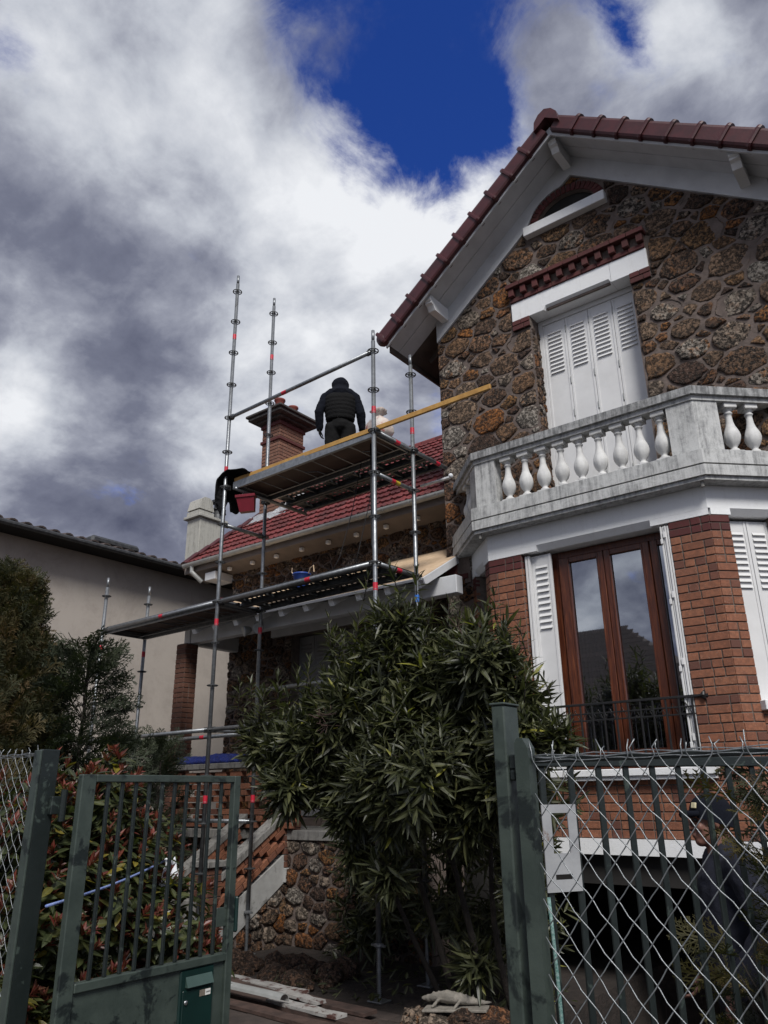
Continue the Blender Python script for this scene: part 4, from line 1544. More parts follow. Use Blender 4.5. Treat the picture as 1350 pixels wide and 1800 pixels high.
# crumpled lead flashing round the chimney foot
mb = MB()
vs, fs = [], []
R = random.Random(4)
nu, nv_ = 16, 7
for i in range(nu):
    for j in range(nv_):
        u = i / (nu - 1); v = j / (nv_ - 1)
        x = CX0 - .22 + u * (CX1 - CX0 + .55)
        y = CY0 - .34 + v * .30 + .12 * u
        zz = ZE + SW * (y - YE) + .055 + .09 * (v ** 3) + R.uniform(-.018, .018)
        vs.append((x, y, zz))
for i in range(nu - 1):
    for j in range(nv_ - 1):
        a = i * nv_ + j
        fs.append((a, a + nv_, a + nv_ + 1, a + 1))
mb.add(vs, fs)
mb.build('lead_flashing', 'lead', chim, False)
mb = MB()
vs, fs = [], []
for i in range(12):
    for j in range(5):
        u = i / 11; v = j / 4
        y = CY0 - .30 + u * (CY1 - CY0 + .3)
        x = CX1 + .015 + v * .26
        zz = ZE + SW * (y - YE) + .055 + .10 * (1 - v) ** 3 + R.uniform(-.015, .015)
        vs.append((x, y, zz))
for i in range(11):
    for j in range(4):
        a = i * 5 + j
        fs.append((a, a + 1, a + 6, a + 5))
mb.add(vs, fs)
mb.build('lead_flashing', 'lead', chim, False)

# porch canopy: front beam, rafters, boarded roof, brick pillar
boxpart('porch_beam', 'white_beam', house, -9.50, -4.66, 7.40, 7.54, 3.80, 4.02, c=.008)
boxpart('porch_beam', 'white_beam', house, -9.66, -9.52, 7.40, YWW, 3.80, 4.02, c=.008)
for i in range(10):
    x = -9.06 + i * .45
    mb = MB()
    mb.m = Matrix.Translation((x, 7.10, 3.895)) @ Matrix.Rotation(math.radians(30), 4, 'X')
    mb.prism([(0, -.05), (0, .045), (1.40, .045), (1.40, -.05), (.14, -.05), (.06, -.05)], -.04, .04, 'x')
    mb.build('porch_rafter', 'white_paint', house)
mb = MB()
mb.m = Matrix.Translation((0, 7.05, 3.93)) @ Matrix.Rotation(math.radians(30), 4, 'X')
mb.box(-9.75, -5.075, 0, 1.52, .008, .022)
mb.box(-5.0745, -4.90, 0, .88, .008, .022)
mb.build('porch_roof', 'plywood', house)
mb = MB()
mb.m = Matrix.Translation((0, 7.05, 3.93)) @ Matrix.Rotation(math.radians(30), 4, 'X')
mb.box(-9.75, -4.9, -.014, -.003, -.008, .026, c=.003)
mb.box(-9.75, -4.9, -.002, .88, -.008, .0075)
mb.box(-4.899, -4.875, -.01, .88, -.075, .018, c=.004)
mb.build('barge_board', 'white_beam', house)
pil = boxpart('porch_pillar', 'mortar_grey', house, -9.71, -9.49, 7.32, 7.54, .6, 3.798, c=0)
brick_wall(house, pil, frame_at((0, 7.32, 0)), -9.71, -9.49, .8, 3.79, course=.073, mat='brick_dark', seed=50, w=.6)
brick_wall(house, pil, frame_at((-9.49, 7.32, 0), PI / 2), 0, .22, .8, 3.79, course=.073, mat='brick_dark', seed=51, w=.6)
# porch floor, base wall, openwork brick parapet with coping
mb = MB(); mb.box(-9.8, -7.9, 7.16, YWW, 1.09, 1.20, c=.006); mb.box(-7.9, XL, 7.26, YWW, 1.09, 1.20, c=.006)
mb.build('porch_floor', 'concrete', house)
pb = MB(); pb.box(-9.7, XL, 7.30, 7.55, -.2, 1.089)
porch_base = pb.build('porch_base', 'mortar', house)
pc = stone_cells(-9.7, -5.1, -.05, 1.08, .055, .14, R=random.Random(52))
stone_wall(house, porch_base, frame_at((0, 7.30, 0)), pc, (.02, .045), 'stone', 53, w=.35)
par = boxpart('parapet', 'mortar_grey', house, -9.48, -7.22, 7.262, 7.30, 1.2005, 1.215, c=0)
R = random.Random(9)
for c in range(9):
    z = 1.2535 + c * .078
    full = c % 2 == 0
    x = -9.46 + (0.0 if c % 4 < 2 else .155)
    while x < -7.2:
        L = .225 if full else .10
        xm = x + .112 if full else x + .112 + .155
        me = brick_mesh(L, .10, .066, 'brick')
        piece('brick', house, par, me, 'brick', Matrix.Translation((xm, 7.26 + R.uniform(-.004, .004), z)), .7)
        x += .31
boxpart('parapet_coping', 'concrete', house, -9.50, -7.15, 7.16, 7.38, 1.945, 2.02, c=.008)
# stair: steps, two sloping side walls with openwork brick, coping, stringer, pillars
XN, XF = -7.20, -7.86
st = MB()
for i in range(7):
    st.box(XF + .02, XN - .16, 7.19 - i * .28, 7.19 - i * .28 - .285, -.2, 1.2 - (i + 1) * .17)
st.build('stair_steps', 'concrete', house)
slope = .64
def zc_n(y):                       # top of the near coping
    return 1.40 + slope * (y - 7.22)
def side_wall(xa, xb, y0, y1, dz, name, vis):
    """wall between xa and xb from y0 (foot) to y1 (head); returns parts"""
    zt = lambda y: zc_n(y) + dz
    mb = MB()
    mb.prism([(y0 - .02, zt(y0) - .075), (y1, zt(y1) - .075), (y1, zt(y1)), (y0 - .02, zt(y0))], xa - .02, xb + .03, 'x')
    mb.build('stair_coping', 'concrete', house)
    mb = MB()
    mb.prism([(y0, zt(y0) - .80), (y1 + .3, zt(y1 + .3) - .80), (y1 + .3, zt(y1) - .52), (y1, zt(y1) - .49), (y0, zt(y0) - .43)], xa + .02, xb, 'x')
    sw_ = mb.build('stair_stringer', 'white_render', house)
    core = MB()
    core.prism([(y0, -.2), (y1 + .3, -.2), (y1 + .3, zt(y1 + .3) - .801), (y0, zt(y0) - .801)], xa + .03, xb - .025, 'x')
    cw = core.build('stair_base', 'mortar', house)
    # sloping openwork bricks
    ang = math.atan(slope)
    R = random.Random(14)
    for c in range(4):
        for k in range(9):
            s = k * .30 + (.15 if c % 2 else 0.0)
            y = y0 + s * math.cos(ang)
            zz = zt(y) - .075 - .045 - c * .083
            if y > y1 - .05:
                continue
            if c in (0, 3):
                for q in (0, .15):
                    piece('brick', house, sw_, brick_mesh(.142, .10, .064, 'brick'), 'brick', Matrix.Translation(((xa + xb) / 2 + .03, y + q * math.cos(ang), zz + q * math.sin(ang))) @ Matrix.Rotation(PI / 2, 4, 'Z') @ Matrix.Rotation(-ang, 4, 'Y'), vis)
            else:
                piece('brick', house, sw_, brick_mesh(.19, .10, .064, 'brick'), 'brick', Matrix.Translation(((xa + xb) / 2 + .03, y, zz)) @ Matrix.Rotation(PI / 2, 4, 'Z') @ Matrix.Rotation(-ang, 4, 'Y'), vis)
    return cw
cwn = side_wall(XN - .14, XN, 6.28, 7.24, 0.0, 'near', 1.2)
side_wall(XF - .12, XF, 5.9, 7.2, 0.0, 'far', .5)
sc_ = stone_cells(6.2, 7.55, -.1, 1.2, .06, .14, [(-slope / math.hypot(slope, 1), 1 / math.hypot(slope, 1), (1.40 - .82 - slope * 7.22) / math.hypot(slope, 1))], R=random.Random(16))
stone_wall(house, cwn, frame_at((XN - .022, 0, 0), PI / 2), sc_, (.02, .045), 'stone', 54, w=1.2)
for (x0, x1, y0, y1, z0, z1, cap_) in ((XN - .2, XN + .012, 7.245, 7.50, .78, 1.95, True), (XN - .24, XN + .0, 6.08, 6.27, -.1, .86, True)):
    mb = MB(); mb.box(x0, x1, y0, y1, z0 - .0, z1)
    pp = mb.build('stair_pillar', 'mortar_grey', house)
    brick_wall(house, pp, frame_at((0, y0, 0)), x0, x1, z0, z1, course=.073, mat='brick_dark', seed=60, w=1.0)
    brick_wall(house, pp, frame_at((x1, y0, 0), PI / 2), 0, y1 - y0, z0, z1, course=.073, mat='brick_dark', seed=61, w=1.0)
    boxpart('pillar_cap', 'concrete', pp, x0 - .04, x1 + .04, y0 - .04, y1 + .04, z1 + .001, z1 + .07, c=.008)
boxpart('pillar_foot', 'white_render', house, XN - .2, XN + .03, 7.235, 7.52, .62, .779, c=.006)

# twin floodlight on the porch wall
fl = thing('floodlight', (-8.0, 7.34, 3.82), 'twin white floodlight fixed under the porch beam', 'lamp')
for dx, a in ((-.13, -.5), (.12, .4)):
    mb = MB(); mb.m = Matrix.Translation((-7.98 + dx, 7.29, 3.80)) @ Matrix.Rotation(a, 4, 'Z') @ Matrix.Rotation(PI / 2 + .3, 4, 'X')
    mb.lathe([(.03, -.06), (.05, -.03), (.075, .04), (.078, .06), (.06, .05)], 14)
    mb.build('lamp_head', 'zinc', fl, True)
boxpart('base', 'zinc', fl, -8.05, -7.92, 7.35, 7.399, 3.80, 3.90)

# ================================================================== NEIGHBOUR HOUSE (left)
XN_ = -13.0
nb_h = thing('neighbour_house', (XN_, 9, GZ), 'beige rendered house with old dark tile roof beyond the scaffold', 'house')
boxpart('wall', 'stucco', nb_h, XN_ - .3, XN_, 1.0, 15.5, -.1, 6.0, c=0)
boxpart('wall', 'stucco', nb_h, XN_ - 8, XN_ - .3, 15.2, 15.5, -.1, 6.0, c=0)
NZ = 6.05
mb = MB()
mb.add([(XN_ + .42, .6, NZ), (XN_ + .42, 15.8, NZ), (XN_ - 4.4, 15.8, NZ + 1.0), (XN_ - 4.4, .6, NZ + 1.0), (XN_ - 9.2, .6, NZ), (XN_ - 9.2, 15.8, NZ)], [(0, 3, 2, 1), (3, 4, 5, 2)][::1])
nroof = mb.build('roof', 'old_tile', nb_h)
mb = MB()
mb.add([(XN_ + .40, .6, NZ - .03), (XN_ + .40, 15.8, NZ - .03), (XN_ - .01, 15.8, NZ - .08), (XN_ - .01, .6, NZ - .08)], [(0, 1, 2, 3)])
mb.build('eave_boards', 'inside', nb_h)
mb = MB()
mb.tube([(XN_ + .48, .6, NZ - .035), (XN_ + .48, 15.8, NZ - .035)], .05, 10)
mb.build('gutter', 'dark_steel', nb_h)
t2 = MB()
prof = [(-.5, .0), (-.38, .042), (-.15, .052), (.05, .036), (.15, .008), (.5, .0)]
n = len(prof)
vs = [(0, a * .26, z) for a, z in prof] + [(-.42, a * .26, z) for a, z in prof] + [(0, a * .26, z - .03) for a, z in prof]
t2.add(vs, [(i, n + i, n + i + 1, i + 1) for i in range(n - 1)] + [(i, i + 1, 2 * n + i + 1, 2 * n + i) for i in range(n - 1)])
t2m = t2.mesh('tile')
na = math.atan(1.0 / 4.82)
R = random.Random(19)
for r in range(4):
    y = 4.6
    while y < 15.6:
        M4 = Matrix.Translation((XN_ + .46 - r * .34 * math.cos(na), y, NZ + .02 + r * .34 * math.sin(na))) @ Matrix.Rotation(na - .03, 4, 'Y') @ Matrix.Rotation(R.uniform(-.06, .06), 4, 'Z')
        piece('tile', nb_h, nroof, t2m, 'old_tile', M4, 1.0 / (1 + r))
        y += .26
# skylight kerb lying on the roof
boxpart('roof_hatch', 'dark_steel', nb_h, XN_ - .75, XN_ - .15, 7.7, 8.8, NZ + .24, NZ + .40, c=.05)
# rendered chimney with stone hood and steel flue
cx, cy = -14.2, 11.25
mb = MB(); mb.box(cx - .24, cx + .24, cy - .36, cy + .36, NZ, 7.88, c=.01)
nch = mb.build('chimney', 'chimney_render', nb_h)
boxpart('chimney_slab', 'chimney_render', nch, cx - .31, cx + .31, cy - .44, cy + .44, 7.881, 7.95, c=.01)
mb = MB()
mb.prism([(cy - .40, 7.951), (cy + .05, 7.951), (cy + .05, 8.06), (cy - .40, 8.06)], cx - .23, cx + .23, 'x')
mb.prism([(cy - .40, 8.10), (cy + .05, 8.10), (cy - .02, 8.36), (cy - .10, 8.42), (cy - .25, 8.42), (cy - .33, 8.36)], cx - .23, cx + .23, 'x')
mb.box(cx - .2, cx + .2, cy - .33, cy - .02, 8.06, 8.1)
mb.build('hood', 'chimney_render', nch)
mb = MB()
mb.lathe([(.16, 0), (.14, .03), (.11, .16), (.11, .28), (.15, .29), (.15, .31), (.10, .32), (.10, .46), (.16, .47), (.17, .53), (.02, .56)], 16, (cx + .10, cy + .27, 7.951))
mb.build('flue', 'dark_steel', nch, False)

# ================================================================== HOUSE ACROSS THE STREET (seen in the window glass)
oh = thing('opposite_house', (-11, -15, GZ), 'dark hip roofed house across the street, mirrored in the big brown window', 'house')
boxpart('wall', 'opposite_wall', oh, -20, -7.2, -18, -11, -.1, 4.4, c=0)
mb = MB()
A, B, Cc, D = (-20.6, -10.4, 4.3), (-6.6, -10.4, 4.3), (-6.6, -18.6, 4.3), (-20.6, -18.6, 4.3)
E_, F_ = (-16.2, -14.5, 7.7), (-10.9, -14.5, 7.7)
mb.add([A, B, Cc, D, E_, F_], [(0, 1, 5, 4), (1, 2, 5), (2, 3, 4, 5), (3, 0, 4), (0, 3, 2, 1)])
oroof = mb.build('roof', 'opposite_roof', oh)
oa = math.atan2(3.4, 4.1)
for r in range(15):
    f_ = r / 15
    y = -10.4 - f_ * 4.1; z = 4.3 + f_ * 3.4
    xa, xb = -20.6 + f_ * 4.4, -6.6 - f_ * 4.3
    mb = MB(); mb.m = Matrix.Translation((0, y, z)) @ Matrix.Rotation(PI - oa, 4, 'X')
    mb.box(xa + .1, xb - .1, 0.0, .34, -.05, -.005)
    mb.build('tile_row', 'opposite_roof', oroof)
for x in (-15.5, -12, -8.5):
    boxpart('window', 'inside', oh, x - .5, x + .5, -11.002, -10.97, 1.2, 3.0)

# ================================================================== SCAFFOLD
SCM = Matrix.Translation((-7.177, 5.953, 3.82)) @ Matrix.Rotation(math.radians(-1.6), 4, 'Z')
def SP(x, y, z):
    return SCM @ Vector((x, y, z))
ZG = GZ - 3.82
scaf = thing('scaffold', tuple(SP(0, 0, ZG)), 'galvanised tube scaffold with two deck levels in front of the porch', 'scaffold')
ros = MB()
ring = [(.060 * math.cos(a), .060 * math.sin(a), 0) for a in np.linspace(0, 2 * PI, 16, endpoint=False)]
ros.tube(ring, .0075, 6, closed=True)
for k in range(4):
    a = k * PI / 2 + PI / 4
    ros.tube([(.022 * math.cos(a), .022 * math.sin(a), 0), (.058 * math.cos(a), .058 * math.sin(a), 0)], .0065, 5)
ros.lathe([(.030, -.012), (.030, .012)], 10)
ros_me = ros.mesh('rosette'); ros_me.materials.append(MATS['dark_steel'])
tape = MB(); tape.lathe([(.0255, -.04), (.0255, .04)], 12)
TAPE = {}
for c in ('red_tape', 'blue_tape', 'yellow_tape'):
    me = tape.mesh('tape'); me.materials.append(MATS[c]); TAPE[c] = me
def put(name, me, parent, M4, smooth=False):
    o = link(name, me, None, parent, smooth); o.matrix_basis = M4; return o
L1, WD, L2 = 2.507, .695, 2.538
POLES = {'A': (0, 0, 9), 'C': (L1, 0, 5), 'B': (0, WD, 9), 'D': (L1, WD, 5), 'E': (-L2, 0, 1), 'F': (-L2, WD, 1)}
for nm, (x, y, kt) in POLES.items():
    mb = MB(); mb.m = SCM
    zt = kt * .5 + .27
    zb = ZG + .42
    mb.tube([(x, y, zb), (x, y, zt - .14)], .0242, 12)
    mb.tube([(x, y, zt - .14), (x, y, zt)], .0195, 12)
    z = -3.0 + .22
    while z < zt - .3:
        mb.tube([(x, y, z + .5), (x, y, z + .505)], .0262, 12)
        z += 2.0
    pole = mb.build('standard', 'galvanised', scaf, True)
    k = -6
    while k <= kt:
        put('rosette', ros_me, pole, SCM @ Matrix.Translation((x, y, k * .5)) @ Matrix.Rotation(random.uniform(0, .3), 4, 'Z'), False)
        k += 1
    z = -2.25
    while z < zt - .2:
        put('tape', TAPE['blue_tape' if (nm == 'D' and abs(z + .25) < .1) else 'red_tape'], pole, SCM @ Matrix.Translation((x, y, z)))
        z += 2.0
    # screw jack: threaded spindle, collar, base plate
    mb = MB(); mb.m = SCM
    mb.tube([(x, y, ZG + .012), (x, y, zb + .1)], .017, 10)
    zz = ZG + .03
    while zz < zb:
        mb.tube([(x, y, zz), (x, y, zz + .006)], .0205, 10)
        zz += .014
    mb.build('base_jack', 'galvanised', pole)
    mb = MB(); mb.m = SCM
    mb.lathe([(.03, -.015), (.045, -.005), (.045, .012), (.03, .02)], 10, (x, y, zb))
    mb.box(x - .075, x + .075, y - .012, y + .012, zb - .008, zb + .008)
    mb.build('collar', 'galvanised', pole)
    mb = MB(); mb.m = SCM; mb.box(x - .075, x + .075, y - .075, y + .075, ZG, ZG + .012, c=.003)
    mb.build('base_plate', 'galvanised', pole)
def tube_part(name, p0, p1, r=.0242, mat='galvanised', tapes=(), ends=True):
    mb = MB()
    a, b = SP(*p0), SP(*p1)
    mb.tube([a, b], r, 12)
    o = mb.build(name, mat, scaf, True)
    d = (b - a).normalized()
    q = d.to_track_quat('Z', 'Y').to_matrix().to_4x4()
    for t, c in tapes:
        put('tape', TAPE[c], o, Matrix.Translation(a.lerp(b, t)) @ q)
    if ends:
        for e, s in ((a, 1), (b, -1)):
            m2 = MB(); m2.m = Matrix.Translation(e + d * s * .03) @ q
            m2.box(-.018, .018, -.03, .03, -.035, .035, c=.005)
            m2.build('wedge_head', 'dark_steel', o)
    return o
E_, G_ = .03, .03
# ledgers along the platform
tube_part('ledger', (E_, 0, 2.5), (L1 - E_, 0, 2.5), tapes=((.42, 'red_tape'),))
tube_part('ledger', (-L2 + E_, -.0, .0), (-E_, 0, .0), tapes=((.55, 'red_tape'),))
tube_part('ledger', (E_, 0, .0), (L1 - E_, 0, .0), tapes=((.62, 'red_tape'),))
for z, tps in ((-1.5, ((.3, 'red_tape'),)),):
    tube_part('ledger', (-L2 + E_, 0, z), (-E_, 0, z), tapes=tps)
    tube_part('ledger', (-L2 + E_, WD, z), (-E_, WD, z), tapes=((.6, 'red_tape'), (.02, 'yellow_tape')))
    tube_part('ledger', (E_, 0, z), (L1 - E_, 0, z))
    tube_part('ledger', (E_, WD, z), (L1 - E_, WD, z))
tube_part('ledger', (E_, WD, -1.0), (L1 - E_, WD, -1.0))
tube_part('ledger', (-L2 + E_, WD, -2.5), (-E_, WD, -2.5), tapes=((.45, 'red_tape'),))
# transoms
for x in (-L2, 0, L1):
    tube_part('transom', (x, E_, 0), (x, WD - E_, 0), tapes=((.55, 'red_tape'),) if x == L1 else ())
    tube_part('transom', (x, E_, -1.5), (x, WD - E_, -1.5))
tube_part('transom', (L1, E_, 1.0), (L1, WD - E_, 1.0), tapes=((.46, 'red_tape'), (.56, 'yellow_tape')))
tube_part('transom', (0, E_, 1.0), (0, WD - E_, 1.0))
tube_part('transom', (L1, E_, 1.5), (L1, 1.36, 1.5), tapes=((.28, 'red_tape'), (.86, 'red_tape')), ends=False)
tube_part('transom', (0.16, E_, 1.46), (.16, 1.30, 1.46), ends=False)
for x, y in ((L1, WD), (L1, .02), (.0, .02), (0, WD)):
    m2 = MB(); m2.m = SCM @ Matrix.Translation((x, y, 1.5))
    m2.box(-.045, .045, -.04, .05, -.035, .035, c=.008)
    m2.build('coupler', 'dark_steel', scaf)
# decks
def steel_deck(x0, x1, y0, y1, z, mat='dark_steel', name='steel_deck'):
    mb = MB(); mb.m = SCM
    h = .065
    mb.box(x0, x1, y0, y0 + .004, z - h, z, c=0); mb.box(x0, x1, y1 - .004, y1, z - h, z, c=0)
    mb.box(x0, x1, y0 + .0041, y0 + .035, z - h, z - h + .003); mb.box(x0, x1, y1 - .035, y1 - .0041, z - h, z - h + .003)
    n = int((x1 - x0) / .042)
    ys = [y0 + .0041, y0 + .06, y0 + .085, y0 + .145, y0 + .175, y0 + .235, y0 + .26, y1 - .0041]
    vs, fs = [], []
    for i in range(n + 1):
        for yy in ys:
            vs.append((x0 + (x1 - x0) * i / n, yy, z))
    m = len(ys)
    for i in range(n):
        for j in range(m - 1):
            if j in (1, 3, 5) and i % 2 == 1 and 2 < i < n - 2:
                continue
            a = i * m + j
            fs.append((a, a + m, a + m + 1, a + 1))
    mb.add(vs, fs)
    d = mb.build(name, mat, scaf)
    k = 6
    for i in range(k):
        xx = x0 + (i + .5) * (x1 - x0) / k
        m2 = MB(); m2.m = SCM; m2.box(xx - .012, xx + .012, y0 + .005, y1 - .005, z - .035, z - .004)
        m2.build('deck_rib', mat, d)
    for xx in (x0, x1):
        for yy in (y0 + .06, y1 - .06):
            m2 = MB(); m2.m = SCM
            m2.box(xx - .03, xx + .03, yy - .018, yy + .018, z - .045, z - .018, c=.004)
            m2.build('deck_hook', mat, d)
    return d
def ply_deck(x0, x1, y0, y1, z):
    mb = MB(); mb.m = SCM
    mb.box(x0, x1, y0, y0 + .022, z - .10, z + .004, c=.003)
    mb.box(x0, x1, y1 - .022, y1, z - .10, z + .004, c=.003)
    mb.box(x0, x0 + .02, y0 + .0221, y1 - .0221, z - .09, z + .002); mb.box(x1 - .02, x1, y0 + .0221, y1 - .0221, z - .09, z + .002)
    mb.box(x0 + .02, x1 - .02, y0 + .06, y0 + .075, z - .075, z - .062); mb.box(x0 + .02, x1 - .02, y1 - .11, y1 - .095, z - .075, z - .062)
    d = mb.build('framed_deck', 'galvanised', scaf)
    m2 = MB(); m2.m = SCM; m2.box(x0 + .021, x1 - .021, y0 + .0225, y1 - .0225, z - .012, z)
    m2.build('deck_board', 'deck_ply', d)
    for i in range(8):
        xx = x0 + .12 + i * (x1 - x0 - .24) / 7
        m2 = MB(); m2.m = SCM
        if i in (3, 6):
            m2.tube([(xx - .03, y0 + .075, z - .065), (xx - .02, (y0 + y1) / 2, z - .05), (xx + .1, y1 - .2, z - .045), (xx + .14, y1 - .11, z - .065)], .006, 6)
        m2.tube([(xx, y0 + .075, z - .069), (xx, y1 - .11, z - .069)], .006, 6)
        m2.build('deck_rib', 'galvanised', d)
    return d
ZU = 1.56
ply_deck(.10, L1 - .03, .045, .64, ZU)
steel_deck(.10, L1 - .03, .66, .98, ZU)
steel_deck(.10, L1 - .03, 1.0, 1.32, ZU)
ply_deck(-L2 + .03, -.03, .035, .66, .05)
steel_deck(.03, L1 - .03, .035, .345, .05)
steel_deck(.03, L1 - .03, .355, .665, .05)

# ------------------------------------------------------------------ loose things on and by the scaffold
pl = thing('timber_plank', tuple(SP(.12, .05, ZU)), 'long yellow timber plank along the upper scaffold deck edge, past the stone corner', 'plank')
mb = MB()
a, b = SP(.10, .075, ZU + .036), SP(3.98, .03, ZU - .05)
d = (b - a); q = Matrix.Translation(a) @ d.to_track_quat('X', 'Z').to_matrix().to_4x4()
mb.m = q
mb.box(0, d.length, -.015, .015, -.028, .028, c=.004)
mb.build('plank', 'yellow_wood', pl)

def soft(name, mb, mat, parent=None, voxel=.012, disp=0.0, dsize=.08, smooth_it=6, **tags):
    """overlapping volumes fused into one continuous skin"""
    o = mb.build(name, mat, parent, True, **tags)
    m = o.modifiers.new('fuse', 'REMESH'); m.mode = 'VOXEL'; m.voxel_size = voxel; m.use_smooth_shade = True
    if smooth_it:
        s = o.modifiers.new('soften', 'SMOOTH'); s.factor = .5; s.iterations = smooth_it
    if disp:
        t = bpy.data.textures.new(name + '_folds', 'CLOUDS'); t.noise_scale = dsize
        dm = o.modifiers.new('folds', 'DISPLACE'); dm.texture = t; dm.strength = disp; dm.texture_coords = 'GLOBAL'
    return o

def cap(mb, pts, rs, n=12):
    mb.tube(pts, rs, n)
    for p_, r_ in zip(pts, rs):
        mb.ball(p_, r_, n, 8)

# black jacket thrown over the deck end
jk = MB(); jk.m = SCM
path_ = [(.40, .035), (.30, .075), (.20, .11), (.10, .125), (.02, .10), (-.05, .045), (-.085, -.04), (-.095, -.13), (-.085, -.21), (-.07, -.28)]
def fold_n(a, b):
    return math.sin(a * 9 + b * 5) * .5 + math.sin(a * 17 - b * 9 + 1.3) * .3 + math.sin(a * 5 + b * 19 + .7) * .25
nu_, nv2 = 26, 34
vs, fs = [], []
for i in range(nu_ + 1):
    u = i / nu_
    for j in range(nv2 + 1):
        v = j / nv2 * (len(path_) - 1)
        k = min(int(v), len(path_) - 2); t = v - k
        px_, pz_ = path_[k][0] * (1 - t) + path_[k + 1][0] * t, path_[k][1] * (1 - t) + path_[k + 1][1] * t
        vv = j / nv2
        hem = 1 + .16 * math.sin(u * 11) + .10 * math.sin(u * 23 + 1)
        f_ = fold_n(u, vv)
        z_ = ZU + (pz_ if pz_ > 0 else pz_ * hem) + .030 * f_ * (1 if pz_ > 0 else .3)
        vs.append((px_ + .030 * f_ * (1.2 if pz_ < .06 else .4), -.07 + .40 * u + .02 * math.sin(vv * 8), max(z_, ZU + .012) if px_ > .11 else z_))
for i in range(nu_):
    for j in range(nv2):
        a_ = i * (nv2 + 1) + j
        fs.append((a_, a_ + 1, a_ + nv2 + 2, a_ + nv2 + 1))
jk.add(vs, fs)
jacket = jk.build('jacket', 'black_cloth', None, True, label='black jacket draped over the end of the upper scaffold deck', category='jacket')
sm_ = jacket.modifiers.new('thick', 'SOLIDIFY'); sm_.thickness = .014
for pts_, rs_ in (([(-.05, .02, ZU - .06), (-.075, .0, ZU - .18), (-.06, .0, ZU - .30), (-.03, .01, ZU - .41)], [.06, .062, .05, .042]), ([(.02, .27, ZU + .0), (.0, .31, ZU - .12), (.03, .33, ZU - .24)], [.05, .05, .04])):
    mb = MB(); mb.m = SCM
    cap(mb, [Vector(p_) for p_ in pts_], rs_, 10)
    soft('sleeve', mb, 'black_cloth', jacket, .010, .045, .045, 2)
# red plastic tub hanging under the deck end
tub = thing('red_tub', tuple(SP(.33, .16, 1.0)), 'red plastic tub hanging below the upper scaffold deck end', 'tub')
mb = MB()
mb.m = SCM @ Matrix.Translation((.30, .14, 1.13)) @ Matrix.Rotation(.75, 4, 'Z') @ Matrix.Rotation(.22, 4, 'X') @ Matrix.Rotation(-.12, 4, 'Y')
w0, w1, h = .09, .115, .21
vs = [(-w0, -w0, 0), (w0, -w0, 0), (w0, w0, 0), (-w0, w0, 0), (-w1, -w1, h), (w1, -w1, h), (w1, w1, h), (-w1, w1, h), (-w1 + .01, -w1 + .01, h), (w1 - .01, -w1 + .01, h), (w1 - .01, w1 - .01, h), (-w1 + .01, w1 - .01, h), (-w0 + .01, -w0 + .01, .01), (w0 - .01, -w0 + .01, .01), (w0 - .01, w0 - .01, .01), (-w0 + .01, w0 - .01, .01)]
fs = [(0, 3, 2, 1), (0, 1, 5, 4), (1, 2, 6, 5), (2, 3, 7, 6), (3, 0, 4, 7)] + [(4, 5, 9, 8), (5, 6, 10, 9), (6, 7, 11, 10), (7, 4, 8, 11)] + [(8, 9, 13, 12), (9, 10, 14, 13), (10, 11, 15, 14), (11, 8, 12, 15), (12, 13, 14, 15)]
mb.add(vs, fs); mb.build('shell', 'red_plastic', tub)
mb2 = MB(); mb2.m = mb.m
mb2.box(-w1 - .008, w1 + .008, -w1 - .008, -w1 + .004, h - .03, h + .004, c=.003); mb2.box(-w1 - .008, w1 + .008, w1 - .004, w1 + .008, h - .03, h + .004, c=.003)
mb2.box(-w1 - .008, -w1 + .004, -w1 + .005, w1 - .005, h - .03, h + .004, c=.003); mb2.box(w1 - .004, w1 + .008, -w1 + .005, w1 - .005, h - .03, h + .004, c=.003)
mb2.build('rim', 'red_plastic', tub)
mb = MB(); top = SP(.30, .16, ZU - .06)
mb.tube([SP(.24, .08, 1.36), top, SP(.36, .24, 1.34)], .004, 6)
mb.build('handle', 'dark_steel', tub)
# rubble sack on the deck beside the second post
sk = MB()
c0 = SP(L1 - .17, .30, ZU)
def lump(a, z):
    return 1 + .10 * math.sin(3 * a + 9 * z) + .07 * math.sin(7 * a - 20 * z)
sk.lathe([(.05, .0), (.13, .012), (.155, .07), (.15, .14), (.11, .21), (.055, .26), (.035, .285), (.055, .31), (.10, .345), (.085, .36), (.03, .33)], 22, tuple(c0), lump)
o = sk.build('rubble_sack', 'sack', None, True, label='tied white and pink rubble sack on the upper deck behind the post', category='sack')
# red tiles stacked at the back of the upper deck, by the chimney
st_ = thing('tile_stack', tuple(SP(.5, .9, ZU)), 'loose dark red roof tiles stacked on the upper scaffold deck', 'tiles')
R = random.Random(77)
for i in range(9):
    x = .42 + i * .085 + R.uniform(-.02, .02)
    for j in range(1 + (i % 3 == 0)):
        mb = MB(); mb.m = SCM @ Matrix.Translation((x, .30 + R.uniform(-.03, .03), ZU + .012 + .05 * j)) @ Matrix.Rotation(R.uniform(-.3, .3), 4, 'Z') @ Matrix.Rotation(R.uniform(.0, .3), 4, 'Y')
        mb.box(-.10, .10, -.16, .16, 0, .016, c=.004); mb.box(-.10, -.075, -.16, .16, .0165, .036, c=.004); mb.box(.03, .055, -.16, .16, .0165, .03, c=.004)
        mb.build('tile', 'wing_tile', st_)
